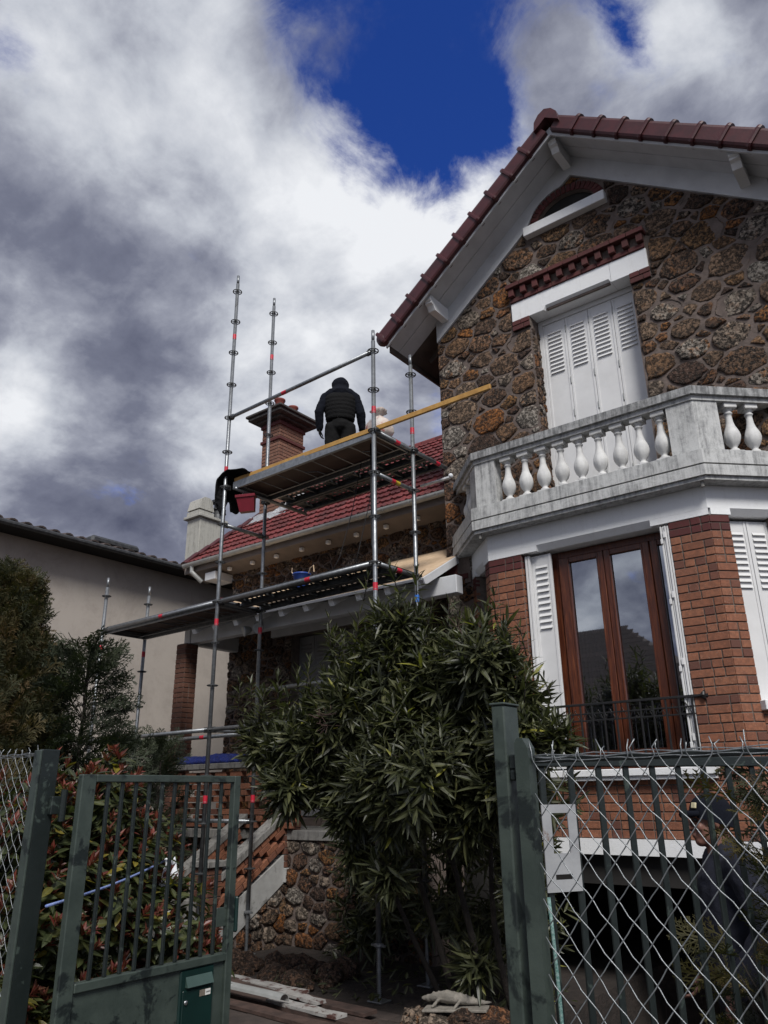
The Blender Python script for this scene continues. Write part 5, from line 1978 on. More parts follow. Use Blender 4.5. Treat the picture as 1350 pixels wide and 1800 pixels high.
# blue bucket with wire handle on the lower deck
bk = thing('bucket', tuple(SP(.95, .50, .05)), 'blue plastic bucket with wire handle on the lower scaffold deck', 'bucket')
p = SP(.95, .48, .052)
mb = MB(); mb.lathe([(.07, 0), (.078, .01), (.10, .20), (.112, .205), (.112, .22), (.095, .22), (.072, .02), (.01, .015)], 22, tuple(p))
mb.build('shell', 'blue_plastic', bk, True)
mb = MB()
mb.tube([p + Vector((-.112, 0, .21)), p + Vector((-.15, -.02, .27)), p + Vector((-.13, -.03, .31))], .007, 6)
mb.tube([p + Vector((.112, 0, .21)), p + Vector((.16, -.02, .26)), p + Vector((.22, -.03, .28)), p + Vector((.23, -.03, .20))], .007, 6)
mb.build('handle', 'plywood', bk)
mb = MB(); mb.m = SCM @ Matrix.Translation((-.25, .3, .052)) @ Matrix.Rotation(.4, 4, 'Z')
mb.box(-.10, .10, -.06, .06, 0, .07, c=.006)
mb.box(-.05, .05, -.045, .045, .0705, .09, c=.01)
mb.build('red_block', 'red_plastic', None, label='small red block lying on the lower deck left of the tall post', category='block')
# ropes and a batten hanging between the decks
for i, (pts, lab) in enumerate((([(L1 - .30, .30, ZU - .02), (L1 - .28, .28, .9), (L1 - .26, .26, .30), (L1 - .2, .3, .08)], 'thick black cable hanging between the decks beside the third post'),
                                ([(1.85, .55, ZU - .05), (1.75, .5, .9), (1.6, .45, .35), (1.45, .4, .06)], 'thin dark rope slanting down to the lower deck'),
                                ([(2.1, .55, ZU - .05), (2.0, .5, .9), (1.9, .45, .4), (1.82, .42, .06)], 'second thin dark rope nearer the third post'))):
    mb = MB(); mb.tube([SP(*p_) for p_ in pts], .010 if i == 0 else .005, 6)
    mb.build('rope', 'black_iron', None, True, label=lab, category='rope', group='ropes between the decks')
mb = MB(); mb.tube([SP(L1 - .10, .10, .06), SP(L1 - .04, .07, .9)], .010, 5)
mb.build('batten', 'plywood', None, label='thin pale wooden batten leaning against the third scaffold post', category='batten')
# white bag behind the right end of the deck
mb = MB(); mb.m = SCM
mb.box(L1 - .40, L1 + .04, 1.36, 1.40, 1.36, 1.385, c=.004); mb.ball((L1 + .05, 1.38, 1.39), .03, 8, 6)
mb.build('paint_roller', 'white_cloth', None, label='white stick with round end under the upper deck by the wall', category='stick')
# blue tarpaulin rolled on the parapet coping
tp = MB()
tp.tube([(-9.42, 7.27, 2.075), (-9.2, 7.26, 2.085), (-8.9, 7.27, 2.07), (-8.6, 7.27, 2.09), (-8.3, 7.27, 2.085), (-8.0, 7.27, 2.07)], [.05, .06, .055, .065, .06, .05], 10)
tp.tube([(-9.4, 7.24, 2.05), (-8.9, 7.22, 2.055), (-8.1, 7.23, 2.05)], [.03, .038, .03], 8)
soft('tarpaulin', tp, 'blue_tarp', None, .012, .02, .05, 2, label='rolled blue tarpaulin lying on the porch parapet coping', category='tarpaulin')

# ================================================================== PEOPLE
def hand(mb, wrist, d, side, curl=.5, sc=1.0):
    """palm and five bent fingers; d = direction of the hand, side = direction of the thumb"""
    d = Vector(d).normalized(); s = Vector(side); s = (s - d * s.dot(d)).normalized(); nrm = d.cross(s)
    w = Vector(wrist)
    pc = w + d * .05 * sc
    for t in (-.024, 0, .024):
        cap(mb, [w + s * t * .6, pc + s * t * sc, w + d * .088 * sc + s * t * 1.1 * sc], [.016 * sc, .016 * sc, .012 * sc], 8)
    for i, (t, L) in enumerate(((.030, .070), (.010, .080), (-.010, .074), (-.029, .058))):
        b0 = w + d * .088 * sc + s * t * sc
        b1 = b0 + (d * math.cos(curl * .6) + nrm * math.sin(curl * .6)) * L * .5 * sc
        b2 = b1 + (d * math.cos(curl * 1.5) + nrm * math.sin(curl * 1.5)) * L * .32 * sc
        b3 = b2 + (d * math.cos(curl * 2.2) + nrm * math.sin(curl * 2.2)) * L * .25 * sc
        cap(mb, [b0, b1, b2, b3], [.0095 * sc, .009 * sc, .008 * sc, .007 * sc], 7)
    t0 = w + d * .03 * sc + s * .03 * sc
    t1 = t0 + (d * .6 + s * .7 + nrm * .25).normalized() * .042 * sc
    t2 = t1 + (d * .95 + s * .2 + nrm * .3).normalized() * .032 * sc
    cap(mb, [t0, t1, t2], [.013 * sc, .0105 * sc, .009 * sc], 7)

def head(mb, c, tilt=0.0):
    """head facing +y, centre of the skull at c"""
    x, y, z = c
    mb.ball((x, y - .012, z + .025), .092, 16, 12, (.83, 1.04, 1.02))
    mb.ball((x, y + .028, z - .045), .07, 14, 10, (.82, .85, 1.05))
    mb.ball((x, y + .058, z - .092), .032, 10, 8, (1.1, .9, .8))
    mb.tube([(x, y + .088, z + .012), (x, y + .105, z - .018), (x, y + .112, z - .034)], [.009, .0125, .014], 8)
    mb.ball((x, y + .106, z - .034), .015, 8, 6, (1.25, .9, .8))
    for s in (-1, 1):
        mb.ball((x + s * .032, y + .078, z + .022), .022, 8, 6, (1.2, .6, .55))
        mb.ball((x + s * .036, y + .066, z - .028), .024, 8, 6, (1, .8, .9))
        mb.ball((x + s * .078, y - .005, z - .008), .022, 8, 6, (.4, .75, 1.25))
    mb.ball((x, y + .089, z - .062), .016, 8, 6, (1.45, .6, .38))
    mb.ball((x, y + .086, z - .073), .016, 8, 6, (1.25, .6, .42))
    mb.tube([(x, y - .02, z - .06), (x, y - .025, z - .16)], [.055, .062], 12)

def body_mesh(mb, P):
    """skeleton points P -> fused volumes, facing +y"""
    cap(mb, [P['pel'], P['waist'], P['chest'], P['neck']], [.125, .118, .135, .065], 14)
    for s in ('l', 'r'):
        cap(mb, [P['chest'], P['sh' + s]], [.11, .062], 12)
        cap(mb, [P['sh' + s], P['el' + s], P['wr' + s]], [.055, .043, .030], 12)
        cap(mb, [P['hip' + s], P['kn' + s], P['an' + s]], [.088, .062, .043], 12)
        cap(mb, [P['an' + s], P['toe' + s]], [.045, .034], 10)
    head(mb, P['head'])

MP = dict(pel=Vector((0, 0, .95)), waist=Vector((0, 0, 1.08)), chest=Vector((0, -.005, 1.30)), neck=Vector((0, .005, 1.47)), head=Vector((0, .045, 1.60)),
          shl=Vector((-.185, -.01, 1.405)), ell=Vector((-.272, -.035, 1.14)), wrl=Vector((-.262, .03, .90)),
          shr=Vector((.185, -.01, 1.405)), elr=Vector((.265, -.02, 1.14)), wrr=Vector((.285, .06, .91)),
          hipl=Vector((-.095, 0, .90)), knl=Vector((-.11, .02, .49)), anl=Vector((-.12, -.02, .08)), toel=Vector((-.14, .15, .035)),
          hipr=Vector((.095, 0, .90)), knr=Vector((.11, .02, .49)), anr=Vector((.12, -.02, .08)), toer=Vector((.15, .15, .035)))
m1 = SP(1.06, 1.02, ZU + .004)
PM = Matrix.Translation(m1) @ Matrix.Rotation(math.radians(41), 4, 'Z') @ Matrix.Diagonal((1.04, 1.02, .91, 1))
mb = MB(); mb.m = PM
body_mesh(mb, MP)
hand(mb, MP['wrl'], (.05, .12, -1), (.2, .9, .1), .55); hand(mb, MP['wrr'], (0, .15, -1), (-.2, .9, .1), .5)
worker = soft('person', mb, 'black_cloth', None, .0075, 0, 1, 3, label='worker in dark hood and padded vest standing on the upper scaffold deck, seen from behind', category='person')
def fused(name, mat, fn, M4, par, vox=.012, disp=0.0, ds=.06, sm=3):
    mb = MB(); mb.m = M4
    fn(mb)
    return soft(name, mb, mat, par, vox, disp, ds, sm)
def hoodie(mb):
    cap(mb, [MP['waist'] + Vector((0, 0, -.06)), MP['chest'], MP['neck']], [.135, .15, .085], 14)
    for s in ('l', 'r'):
        cap(mb, [MP['chest'] + Vector((0, 0, .03)), MP['sh' + s]], [.11, .078], 12)
        cap(mb, [MP['sh' + s], MP['el' + s], MP['wr' + s] * .96 + MP['el' + s] * .04], [.076, .063, .047], 12)
    h = MP['head']
    mb.ball((h.x, h.y - .015, h.z + .03), .118, 16, 12, (1.0, 1.08, 1.05))
    mb.ball((h.x, h.y - .03, h.z - .06), .118, 14, 10, (1.02, .95, 1.0))
    for s in (-1, 1):
        cap(mb, [(h.x, -.03, 1.50), (s * .10, -.02, 1.455), (s * .19, -.01, 1.40)], [.09, .085, .075], 12)
    mb.tube([(h.x, h.y - .06, h.z - .09), (h.x, -.06, 1.45), (h.x, -.05, 1.36)], [.09, .11, .09], 12)
fused('hooded_top', 'navy_cloth', hoodie, PM, worker, .011, .02, .07)
def vest(mb):
    zs = np.linspace(1.0, 1.47, 34)
    vs, fs, n = [], [], 28
    for z in zs:
        t = (z - 1.0) / .47
        w = .178 + .035 * math.sin(min(1, t * 1.2) * PI / 2) - (.10 * max(0, (t - .78) / .22) ** 1.4)
        d = .135 + .025 * math.sin(t * PI) - (.045 * max(0, (t - .8) / .2))
        q = .007 * abs(math.sin((z - 1.0) / .062 * PI / 1.0))
        for j in range(n):
            a = 2 * PI * j / n
            vs.append(((w + q) * math.cos(a), -.01 + (d + q) * math.sin(a), z))
    for i in range(len(zs) - 1):
        for j in range(n):
            fs.append((i * n + j, i * n + (j + 1) % n, (i + 1) * n + (j + 1) % n, (i + 1) * n + j))
    fs += [tuple(range(n - 1, -1, -1)), tuple(range((len(zs) - 1) * n, len(zs) * n))]
    mb.add(vs, fs)
mb = MB(); mb.m = PM; vest(mb)
mb.build('padded_vest', 'vest_cloth', worker, True)
def trousers(mb):
    cap(mb, [MP['pel'] + Vector((0, 0, -.02)), MP['waist'] + Vector((0, 0, -.02))], [.145, .135], 14)
    for s in ('l', 'r'):
        cap(mb, [MP['hip' + s], MP['kn' + s], MP['an' + s] + Vector((0, 0, .04))], [.108, .083, .068], 12)
fused('trousers', 'grey_cloth', trousers, PM, worker, .012, .025, .09)
def boots(mb):
    for s in ('l', 'r'):
        cap(mb, [MP['an' + s] + Vector((0, 0, .04)), MP['an' + s], MP['toe' + s]], [.06, .056, .045], 10)
fused('boots', 'black_cloth', boots, PM, worker, .01)

# person behind the chain-link, in profile, with a dark beanie-like cap
QP = dict(MP)
QP.update(wrl=Vector((-.23, .10, .93)), wrr=Vector((.23, .12, .93)), ell=Vector((-.25, -.05, 1.16)), elr=Vector((.25, -.05, 1.16)))
p2 = Vector((-1.16, 4.10, GZ - .065))
QM = Matrix.Translation(p2) @ Matrix.Rotation(math.radians(37.7 + 90 - 6), 4, 'Z') @ Matrix.Scale(.985, 4)
mb = MB(); mb.m = QM
body_mesh(mb, QP)
hand(mb, QP['wrl'], (.1, .4, -.9), (.8, .3, 0), .5); hand(mb, QP['wrr'], (-.1, .4, -.9), (-.8, .3, 0), .5)
walker = soft('person', mb, 'skin', None, .0065, 0, 1, 2, label='person in dark cap and navy jacket behind the chain link fence, in profile', category='person')
def jacket2(mb):
    cap(mb, [QP['pel'] + Vector((0, 0, -.05)), QP['waist'], QP['chest'], QP['neck'] + Vector((0, -.01, -.02))], [.15, .145, .155, .085], 14)
    for s in ('l', 'r'):
        cap(mb, [QP['chest'] + Vector((0, 0, .03)), QP['sh' + s]], [.11, .078], 12)
        cap(mb, [QP['sh' + s], QP['el' + s], QP['wr' + s]], [.076, .063, .048], 12)
fused('jacket', 'blue_cloth', jacket2, QM, walker, .011, .02, .07)
def trousers2(mb):
    cap(mb, [QP['pel'] + Vector((0, 0, -.03)), QP['pel'] + Vector((0, 0, .05))], [.14, .13], 14)
    for s in ('l', 'r'):
        cap(mb, [QP['hip' + s], QP['kn' + s], QP['an' + s] + Vector((0, 0, .04))], [.104, .08, .066], 12)
fused('trousers', 'grey_cloth', trousers2, QM, walker, .012, .02, .09)
def boots2(mb):
    for s in ('l', 'r'):
        cap(mb, [QP['an' + s] + Vector((0, 0, .04)), QP['an' + s], QP['toe' + s]], [.056, .053, .043], 10)
fused('shoes', 'black_cloth', boots2, QM, walker, .01)
mb = MB(); mb.m = QM
h = QP['head']
prof = []
n = 20
vs, fs = [], []
for i in range(9):
    t = i / 8
    zz = h.z + .012 + .115 * t - .022 * (1 - t)
    r_ = math.sqrt(max(0.0, 1 - (t * .995) ** 2.6))
    for j in range(n):
        a = 2 * PI * j / n
        dz_ = .030 * math.cos(a - PI / 2) * (1 - t)
        vs.append((h.x + .088 * r_ * math.cos(a), h.y - .012 + .108 * r_ * math.sin(a), zz + dz_))
for i in range(8):
    for j in range(n):
        fs.append((i * n + j, i * n + (j + 1) % n, (i + 1) * n + (j + 1) % n, (i + 1) * n + j))
fs.append(tuple(range(8 * n, 9 * n)))
mb.add(vs, fs)
capo = mb.build('cap', 'navy_cloth', walker, True)
mb = MB(); mb.m = QM
mb.tube([(h.x - .07, h.y + .07, h.z + .035), (h.x - .04, h.y + .115, h.z + .03), (h.x, h.y + .13, h.z + .028), (h.x + .04, h.y + .115, h.z + .03), (h.x + .07, h.y + .07, h.z + .035)], [.012, .016, .018, .016, .012], 8)
mb.build('cap_brim', 'navy_cloth', capo, True)
mb = MB(); mb.m = QM @ Matrix.Translation((-.048, h.y + .083, h.z + .07)) @ Matrix.Rotation(math.radians(-62), 4, 'Z') @ Matrix.Rotation(math.radians(14), 4, 'Y')
mb.box(-.004, .006, -.014, .014, -.013, .013, c=.002)
mb.build('badge', 'badge', capo)
for s in (-1, 1):
    mb = MB(); mb.m = QM
    mb.ball((h.x + s * .032, h.y + .080, h.z + .006), .0115, 8, 6)
    mb.build('eye', 'ink', walker, True)

# ================================================================== FENCES, POSTS, GATES
YFN = 2.0
PV = GZ + .10          # pavement level

def chain_link(fence, x0, x1, y, z0, z1, pw=.070, ph=.086, r=.0016, seed=1, barb=.038):
    """woven diamond mesh: two families of slanting wires, each wire a part"""
    R = random.Random(seed)
    sl = ph / pw
    W, H = x1 - x0, z1 - z0
    step = pw / 2
    for fam in (1, -1):
        k0 = -int(H / sl / pw) - 2
        k = k0
        while True:
            xs = x0 + k * pw
            k += 1
            if xs > x1 + H / sl:
                break
            pts = []
            n = int(H / (ph / 2)) + 1
            for i in range(n + 1):
                z = z1 - i * ph / 2
                x = xs + i * step if fam == 1 else (x0 + x1) - (xs + i * step)
                if x < x0 - .001 or x > x1 + .001 or z < z0:
                    continue
                dy = r * 1.05 * (1 if (i % 2 == 0) == (fam == 1) else -1)
                jx = R.uniform(-.0018, .0018)
                pts.append(Vector((x + jx, y + dy, z + R.uniform(-.0018, .0018))))
                if i < n:
                    s = .0022 * (1 if i % 2 else -1)
                    pts.append(Vector((x + fam * step / 2 + s, y, z - ph / 4 + s)))
            if len(pts) < 3:
                continue
            if abs(pts[0].z - z1) < .004:
                p = pts[0]
                pre = [Vector((p.x + R.uniform(-.014, .014), y + R.uniform(-.006, .012), z1 + barb + R.uniform(-.012, .012))), Vector((p.x + R.uniform(-.006, .006), y, z1 + barb * .55)), Vector((p.x + R.uniform(-.003, .003), y - .003, z1 + barb * .2))]
                pts = pre + pts
            mb = MB(); mb.tube(pts, r, 5, cap=True)
            mb.build('wire', 'wire', fence, True)
    for i, (z, rr) in enumerate(((z1 + .012, .0016), (z1 + .006, .0022), (z1 - .002, .0016))):
        n = int((x1 - x0) / .035)
        pts = [Vector((x0 + (x1 - x0) * j / n, y + .004 + .003 * math.sin(j * 1.9 + i), z + .0025 * math.sin(j * 1.57 + i * 2))) for j in range(n + 1)]
        mb = MB(); mb.tube(pts, rr, 5)
        mb.build('strand', 'wire', fence, True)

fr_f = thing('chain_link_fence', (-.6, YFN, PV), 'galvanised chain link fence right of the green gate post', 'fence', 'chain link fences along the street')
chain_link(fr_f, -1.040, .70, YFN, .05, 1.682, seed=3)
mb = MB(); mb.box(-1.04, .72, YFN + .012, YFN + .03, 1.674, 1.690, c=.002)
mb.build('top_bar', 'green_dark', fr_f)
mb = MB(); mb.tube([(-1.06, YFN + .035, .905), (-.5, YFN + .035, .80), (-.1, YFN + .035, .72)], .011, 8)
mb.build('brace', 'green_dark', fr_f, True)
# flat post with a mitred head that carries the fence
mb = MB()
mb.prism([(-1.088, PV), (-1.047, PV), (-1.047, 1.715), (-1.062, 1.742), (-1.080, 1.742), (-1.088, 1.728)], YFN - .012, YFN + .03, 'y')
mb.build('fence_post', 'green_paint', fr_f)
lf_f = thing('chain_link_fence', (-4.6, YFN, PV), 'chain link fence at the far edge, left of the dark gate post', 'fence', 'chain link fences along the street')
chain_link(lf_f, -5.9, -3.66, YFN, .05, 1.795, seed=4, r=.0015)

gp = thing('gate_post', (-1.12, 2.05, PV), 'tall green square gate post beside the chain link fence', 'post', 'green gate posts')
mb = MB(); mb.box(-1.162, -1.120, YFN, YFN + .085, PV, 1.838, c=.004)
mb.build('shaft', 'green_paint', gp)
mb = MB(); mb.box(-1.166, -1.116, YFN - .004, YFN + .089, 1.8385, 1.845, c=.002)
mb.build('cap', 'green_paint', gp)
mb = MB(); mb.box(-1.1195, -1.089, YFN + .008, YFN + .034, 1.66, 1.70, c=.004); mb.box(-1.118, -1.098, YFN + .004, YFN + .04, 1.63, 1.659, c=.005)
mb.build('clamp', 'green_dark', gp)
gp2 = thing('gate_post', (-3.56, 2.05, PV), 'dark green steel gate post at the hinge side of the open gate', 'post', 'green gate posts')
mb = MB(); mb.box(-3.650, -3.612, YFN + .0, YFN + .09, PV, 1.822, c=.004)
mb.build('shaft', 'green_dark', gp2)
mb = MB(); mb.box(-3.668, -3.608, YFN - .012, YFN - .0005, PV, 1.818, c=.003)
mb.build('flange', 'green_paint', gp2)
mb = MB(); mb.tube([(-3.575, YFN + .115, 1.50), (-3.575, YFN + .115, 1.64)], .016, 10); mb.box(-3.611, -3.58, YFN + .06, YFN + .12, 1.53, 1.61, c=.003)
mb.build('hinge', 'green_dark', gp2)

# garden gate, opened inwards
GX, GY0, GY1, GT, GB = -3.43, 2.10, 3.075, 1.705, .835
gate = thing('garden_gate', (GX, GY0, PV), 'green metal garden gate with vertical bars standing open', 'gate')
fr = MB()
fr.box(GX - .02, GX + .02, GY0, GY0 + .075, .12, GT, c=.004)
fr.box(GX - .02, GX + .02, GY1 - .045, GY1, .12, GT, c=.004)
fr.box(GX - .02, GX + .02, GY0 + .0755, GY1 - .0455, GT - .035, GT, c=.004)
fr.box(GX - .022, GX + .022, GY0 + .0755, GY1 - .0455, GB - .028, GB + .010, c=.004)
fr.box(GX - .02, GX + .02, GY0 + .0755, GY1 - .0455, .12, .155, c=.004)
fr.build('frame', 'green_paint', gate)
nb_ = 10
for i in range(nb_):
    yy = GY0 + .075 + (i + 1) * (GY1 - .045 - GY0 - .075) / (nb_ + 1)
    mb = MB(); mb.box(GX - .008, GX + .008, yy - .008, yy + .008, GB + .0105, GT - .0355, c=.002)
    mb.build('bar', 'green_dark', gate)
boxpart('panel', 'green_paint', gate, GX - .004, GX + .004, GY0 + .076, GY1 - .046, .156, GB - .0285, c=0)
# letter box let into the panel
lb = boxpart('letterbox', 'mailbox_green', gate, GX - .10, GX + .014, 2.752, 2.962, .46, .802, c=.006)
boxpart('letterbox_door', 'mailbox_green', lb, GX + .0145, GX + .021, 2.766, 2.952, .475, .715, c=.003)
mb = MB()
mb.add([(GX + .016, 2.782, .772), (GX + .016, 2.945, .772), (GX + .036, 2.945, .728), (GX + .036, 2.782, .728), (GX + .016, 2.945, .728), (GX + .016, 2.782, .728)], [(0, 3, 2, 1), (3, 5, 4, 2), (0, 5, 3), (1, 2, 4)])
mb.build('letterbox_flap', 'mailbox_flap', lb)
boxpart('name_plate', 'label_brown', lb, GX + .0215, GX + .0235, 2.868, 2.936, .676, .704, c=.001)
boxpart('name_tag', 'label_white', lb, GX + .0236, GX + .0248, 2.902, 2.935, .677, .703, c=.001)
mb = MB()
for k in range(6):
    mb.box(GX + .0249, GX + .0252, 2.907 + k * .0042, 2.9095 + k * .0042, .687, .693 + .002 * (k % 2))
mb.build('printed_name', 'ink', lb, kind='stuff')
mb = MB(); mb.m = Matrix.Translation((GX + .0215, 2.785, .665)) @ Matrix.Rotation(PI / 2, 4, 'Y')
mb.lathe([(.011, 0), (.011, .004), (.008, .007), (.002, .007)], 12)
mb.build('letterbox_lock', 'chrome', lb, True)
# lock case and handle plate at the free edge
boxpart('lock_case', 'mailbox_green', gate, GX - .03, GX + .03, GY1 + .0005, GY1 + .022, .93, 1.10, c=.008)
boxpart('strike_plate', 'green_paint', gate, GX - .001, GX + .006, GY1 - .11, GY1 - .0455, .965, 1.055, c=.002)

# drive gate of flat bars, standing ajar behind the chain link
GA = math.radians(58)
DM = Matrix.Translation((-1.2, 2.35, 0)) @ Matrix.Rotation(GA, 4, 'Z')
dg = thing('drive_gate', (-1.2, 2.35, PV), 'green drive gate of slim vertical bars ajar behind the chain link', 'gate')
for i in range(15):
    mb = MB(); mb.m = DM
    mb.box(-.005 + i * .108, .017 + i * .108, -.005, .005, .14, 1.675, c=.002)
    mb.build('bar', 'green_dark', dg)
for z in (1.675, .105):
    mb = MB(); mb.m = DM; mb.box(-.03, 1.56, -.015, .015, z + .0005, z + .035, c=.003)
    mb.build('rail', 'green_dark', dg)
for x in (-.06, 1.5605):
    mb = MB(); mb.m = DM; mb.box(x, x + .0295, -.02, .02, .06, 1.72, c=.003)
    mb.build('stile', 'green_dark', dg)
# rusty white plate with two cut-outs hooked on the drive gate
xs = [-.012, .021, .081, .113]
zs = [1.312, 1.346, 1.361, 1.42, 1.537, 1.562]
mb = MB(); mb.m = DM
for i in range(3):
    for j in range(5):
        if i == 1 and j in (1, 3):
            continue
        mb.box(xs[i], xs[i + 1], -.013, -.009, zs[j], zs[j + 1])
bpy.context.view_layer.update()
pm = mb.mesh('metal_plate')
b_ = bmesh.new(); b_.from_mesh(pm); bmesh.ops.remove_doubles(b_, verts=b_.verts, dist=1e-5); 
dup = [f for f in b_.faces if any(g is not f and set(g.verts) == set(f.verts) for g in f.verts[0].link_faces)]
bmesh.ops.delete(b_, geom=dup, context='FACES_ONLY'); b_.to_mesh(pm); b_.free()
link('metal_plate', pm, 'rust_white', None, label='rusty white metal plate with two cut-out windows behind the chain link', category='plate')
mb = MB()
pts = [Vector((-1.075 + .01 * math.sin(t * 5), 2.10, 1.33 - t * 1.1)) for t in np.linspace(0, 1, 14)]
mb.tube(pts, .0055, 6)
mb.build('cord', 'rope_green', None, True, label='green and white cord hanging beside the flat fence post', category='cord')

# ================================================================== VEGETATION
def leaf_mesh(name, w, fold, droop, mat, stations=(.3, .68), tipw=1.0):
    """unit-length leaf along +x, face up +z"""
    vs = [(0, 0, 0)]
    rib = [1.0]
    for t in stations:
        ww = w * math.sin(PI * min(1, t ** .8)) ** .8
        z = -droop * t * t
        vs += [(t, -ww, z + fold * ww), (t, 0, z), (t, ww, z + fold * ww)]
        rib += [0, 1, 0]
    vs.append((1, 0, -droop)); rib.append(1)
    n = len(stations)
    fs = [(0, 1, 2), (0, 2, 3)]
    for i in range(n - 1):
        a, b = 1 + 3 * i, 4 + 3 * i
        fs += [(a, b, b + 1, a + 1), (a + 1, b + 1, b + 2, a + 2)]
    a = 1 + 3 * (n - 1); t = len(vs) - 1
    fs += [(a, t, a + 1), (a + 1, t, a + 2)]
    me = bpy.data.meshes.new(name)
    me.from_pydata(vs, [], fs)
    at = me.attributes.new('rib', 'FLOAT', 'POINT'); at.data.foreach_set('value', rib)
    me.materials.append(MATS[mat])
    me.update()
    return me

def axis_m(p, d, up, scale):
    d = d.normalized()
    s = up.cross(d)
    if s.length < 1e-4:
        s = Vector((1, 0, 0)).cross(d)
    s.normalize()
    u = d.cross(s)
    M4 = Matrix((( d.x, s.x, u.x, 0), (d.y, s.y, u.y, 0), (d.z, s.z, u.z, 0), (0, 0, 0, 1)))
    return Matrix.Translation(p) @ M4 @ Matrix.Scale(scale, 4)

OL = [leaf_mesh('leaf', .085, .25, .10, 'oleander_leaf', (.22, .5, .78)), leaf_mesh('leaf', .095, .35, .22, 'oleander_leaf', (.22, .5, .78)), leaf_mesh('leaf', .075, .2, .03, 'oleander_leaf', (.22, .5, .78))]
R = random.Random(101)
ole = thing('oleander_shrub', (-3.55, 5.1, GZ), 'big oleander shrub with narrow leaves in front of the porch', 'shrub')
CL = [(-5.37, 2.08, .26), (-5.0, 1.95, .33), (-4.75, 2.05, .36), (-4.41, 2.17, .36), (-4.48, 1.70, .30), (-4.85, 1.72, .24), (-4.40, 2.62, .17), (-4.15, 2.38, .30), (-3.79, 2.81, .34), (-3.8, 2.35, .45), (-3.3, 2.44, .45), (-2.97, 2.55, .33), (-2.70, 2.32, .22), (-2.62, 2.0, .24), (-2.36, 1.95, .10),
      (-2.98, 2.0, .42), (-3.54, 1.86, .48), (-4.1, 1.8, .40), (-3.3, 1.58, .36), (-2.90, 1.68, .27), (-3.82, 1.46, .20), (-4.35, 1.50, .22)]
LOW = [(-3.83, 1.06, .14, -.25), (-2.95, 1.0, .16, .35), (-3.50, .40, .16, .6), (-4.35, 1.2, .14, .3)]
def whorl(p, ax, n_t, length, spread0, droopy):
    ax = ax.normalized()
    a0 = R.uniform(0, 6.28)
    b1 = ax.orthogonal().normalized(); b2 = ax.cross(b1)
    for t in range(n_t):
        f_ = t / max(1, n_t - 1)
        th = math.radians(spread0 + (92 - spread0) * f_ + R.uniform(-10, 10))
        q = p - ax * (.045 * t)
        for k in range(3):
            a = a0 + t * 1.05 + k * 2.094 + R.uniform(-.25, .25)
            rad = b1 * math.cos(a) + b2 * math.sin(a)
            d = ax * math.cos(th) + rad * math.sin(th)
            d.z -= droopy * f_ * .6
            if R.random() < .12:
                d.z -= R.uniform(.3, .9); d.x += R.uniform(-.4, .4)
            L = length * R.uniform(.6, 1.2) * (.72 + .4 * math.sin(f_ * PI * .75))
            M4 = axis_m(q, d, ax, L)
            piece('leaf', ole, ole, R.choice(OL), 'oleander_leaf', M4, 1.0)
stem = MB()
root = Vector((-3.55, 5.25, GZ))
cam2 = Vector((0, 0, 1.6))
for (bx, by, tx, ty, tz, rr_) in ((-3.75, 5.75, -4.25, 5.2, 1.75, .03), (-3.55, 5.8, -3.65, 5.25, 1.8, .032), (-3.35, 5.8, -3.05, 5.2, 1.75, .028), (-3.0, 5.75, -2.78, 5.25, 1.7, .024), (-4.0, 5.9, -4.8, 5.3, 1.75, .026)):
    pts_ = []
    for i in range(8):
        t = i / 7
        pts_.append(Vector((bx + (tx - bx) * t ** 1.6 + .04 * math.sin(5 * t + bx * 7), by + (ty - by) * t + .03 * math.sin(7 * t + bx), GZ + (tz - GZ) * t)))
    stem.tube(pts_, [rr_ * (1 - .55 * i / 7) for i in range(8)], 8)
for (cx, cz, r, *yo) in CL + LOW:
    cy = 5.0 + R.uniform(-.12, .25) + (yo[0] if yo else 0)
    c = Vector((cx, cy, cz))
    tocam = (cam2 - c).normalized()
    nW = int(125 * r * r / .16) + 6 if not yo else int(5 + 55 * r)
    base = root + Vector((R.uniform(-.5, .5), R.uniform(-.2, .2), 0))
    midp = base.lerp(c, .5) + Vector((R.uniform(-.15, .15), R.uniform(0, .15), .12))
    for i in range(nW):
        while True:
            d = Vector((R.gauss(0, 1), R.gauss(0, 1), R.gauss(0, 1))).normalized()
            if d.dot(tocam) > -.35 or R.random() < .25:
                break
        rr = r * R.uniform(.62, 1.08)
        p = c + Vector((d.x * rr, d.y * rr * .85, d.z * rr))
        if p.z < .1:
            continue
        ax = d * .75 + Vector((0, 0, .55 if d.z > -.2 else .05)) + Vector((R.uniform(-.35, .35), R.uniform(-.35, .35), R.uniform(-.2, .35)))
        low_ = p.z < 1.7
        whorl(p, ax, R.choice((4, 5, 5, 6)), R.uniform(.13, .19) * (1.22 if low_ else 1.0), R.uniform(18, 34), .55 if low_ else .25)
        if i % 4 == 0:
            stem.tube([c, c.lerp(p, .6) + Vector((0, 0, -.02)), p], [.007, .005, .003], 4)
# upright young shoots above the canopy
for i in range(46):
    (cx, cz, r, *_q) = R.choice(CL[:14])
    a_ = R.uniform(0, 6.28)
    p = Vector((cx + r * .8 * math.cos(a_), 5.0 + r * .6 * math.sin(a_), cz + r * R.uniform(.7, 1.0)))
    ax = Vector((R.uniform(-.35, .35), R.uniform(-.35, .2), 1)).normalized()
    top = p + ax * R.uniform(.14, .30)
    stem.tube([p, top], [.006, .003], 5)
    n_ = R.choice((5, 6, 7))
    whorl(top, ax, n_, R.uniform(.11, .16), R.uniform(12, 24), .1)
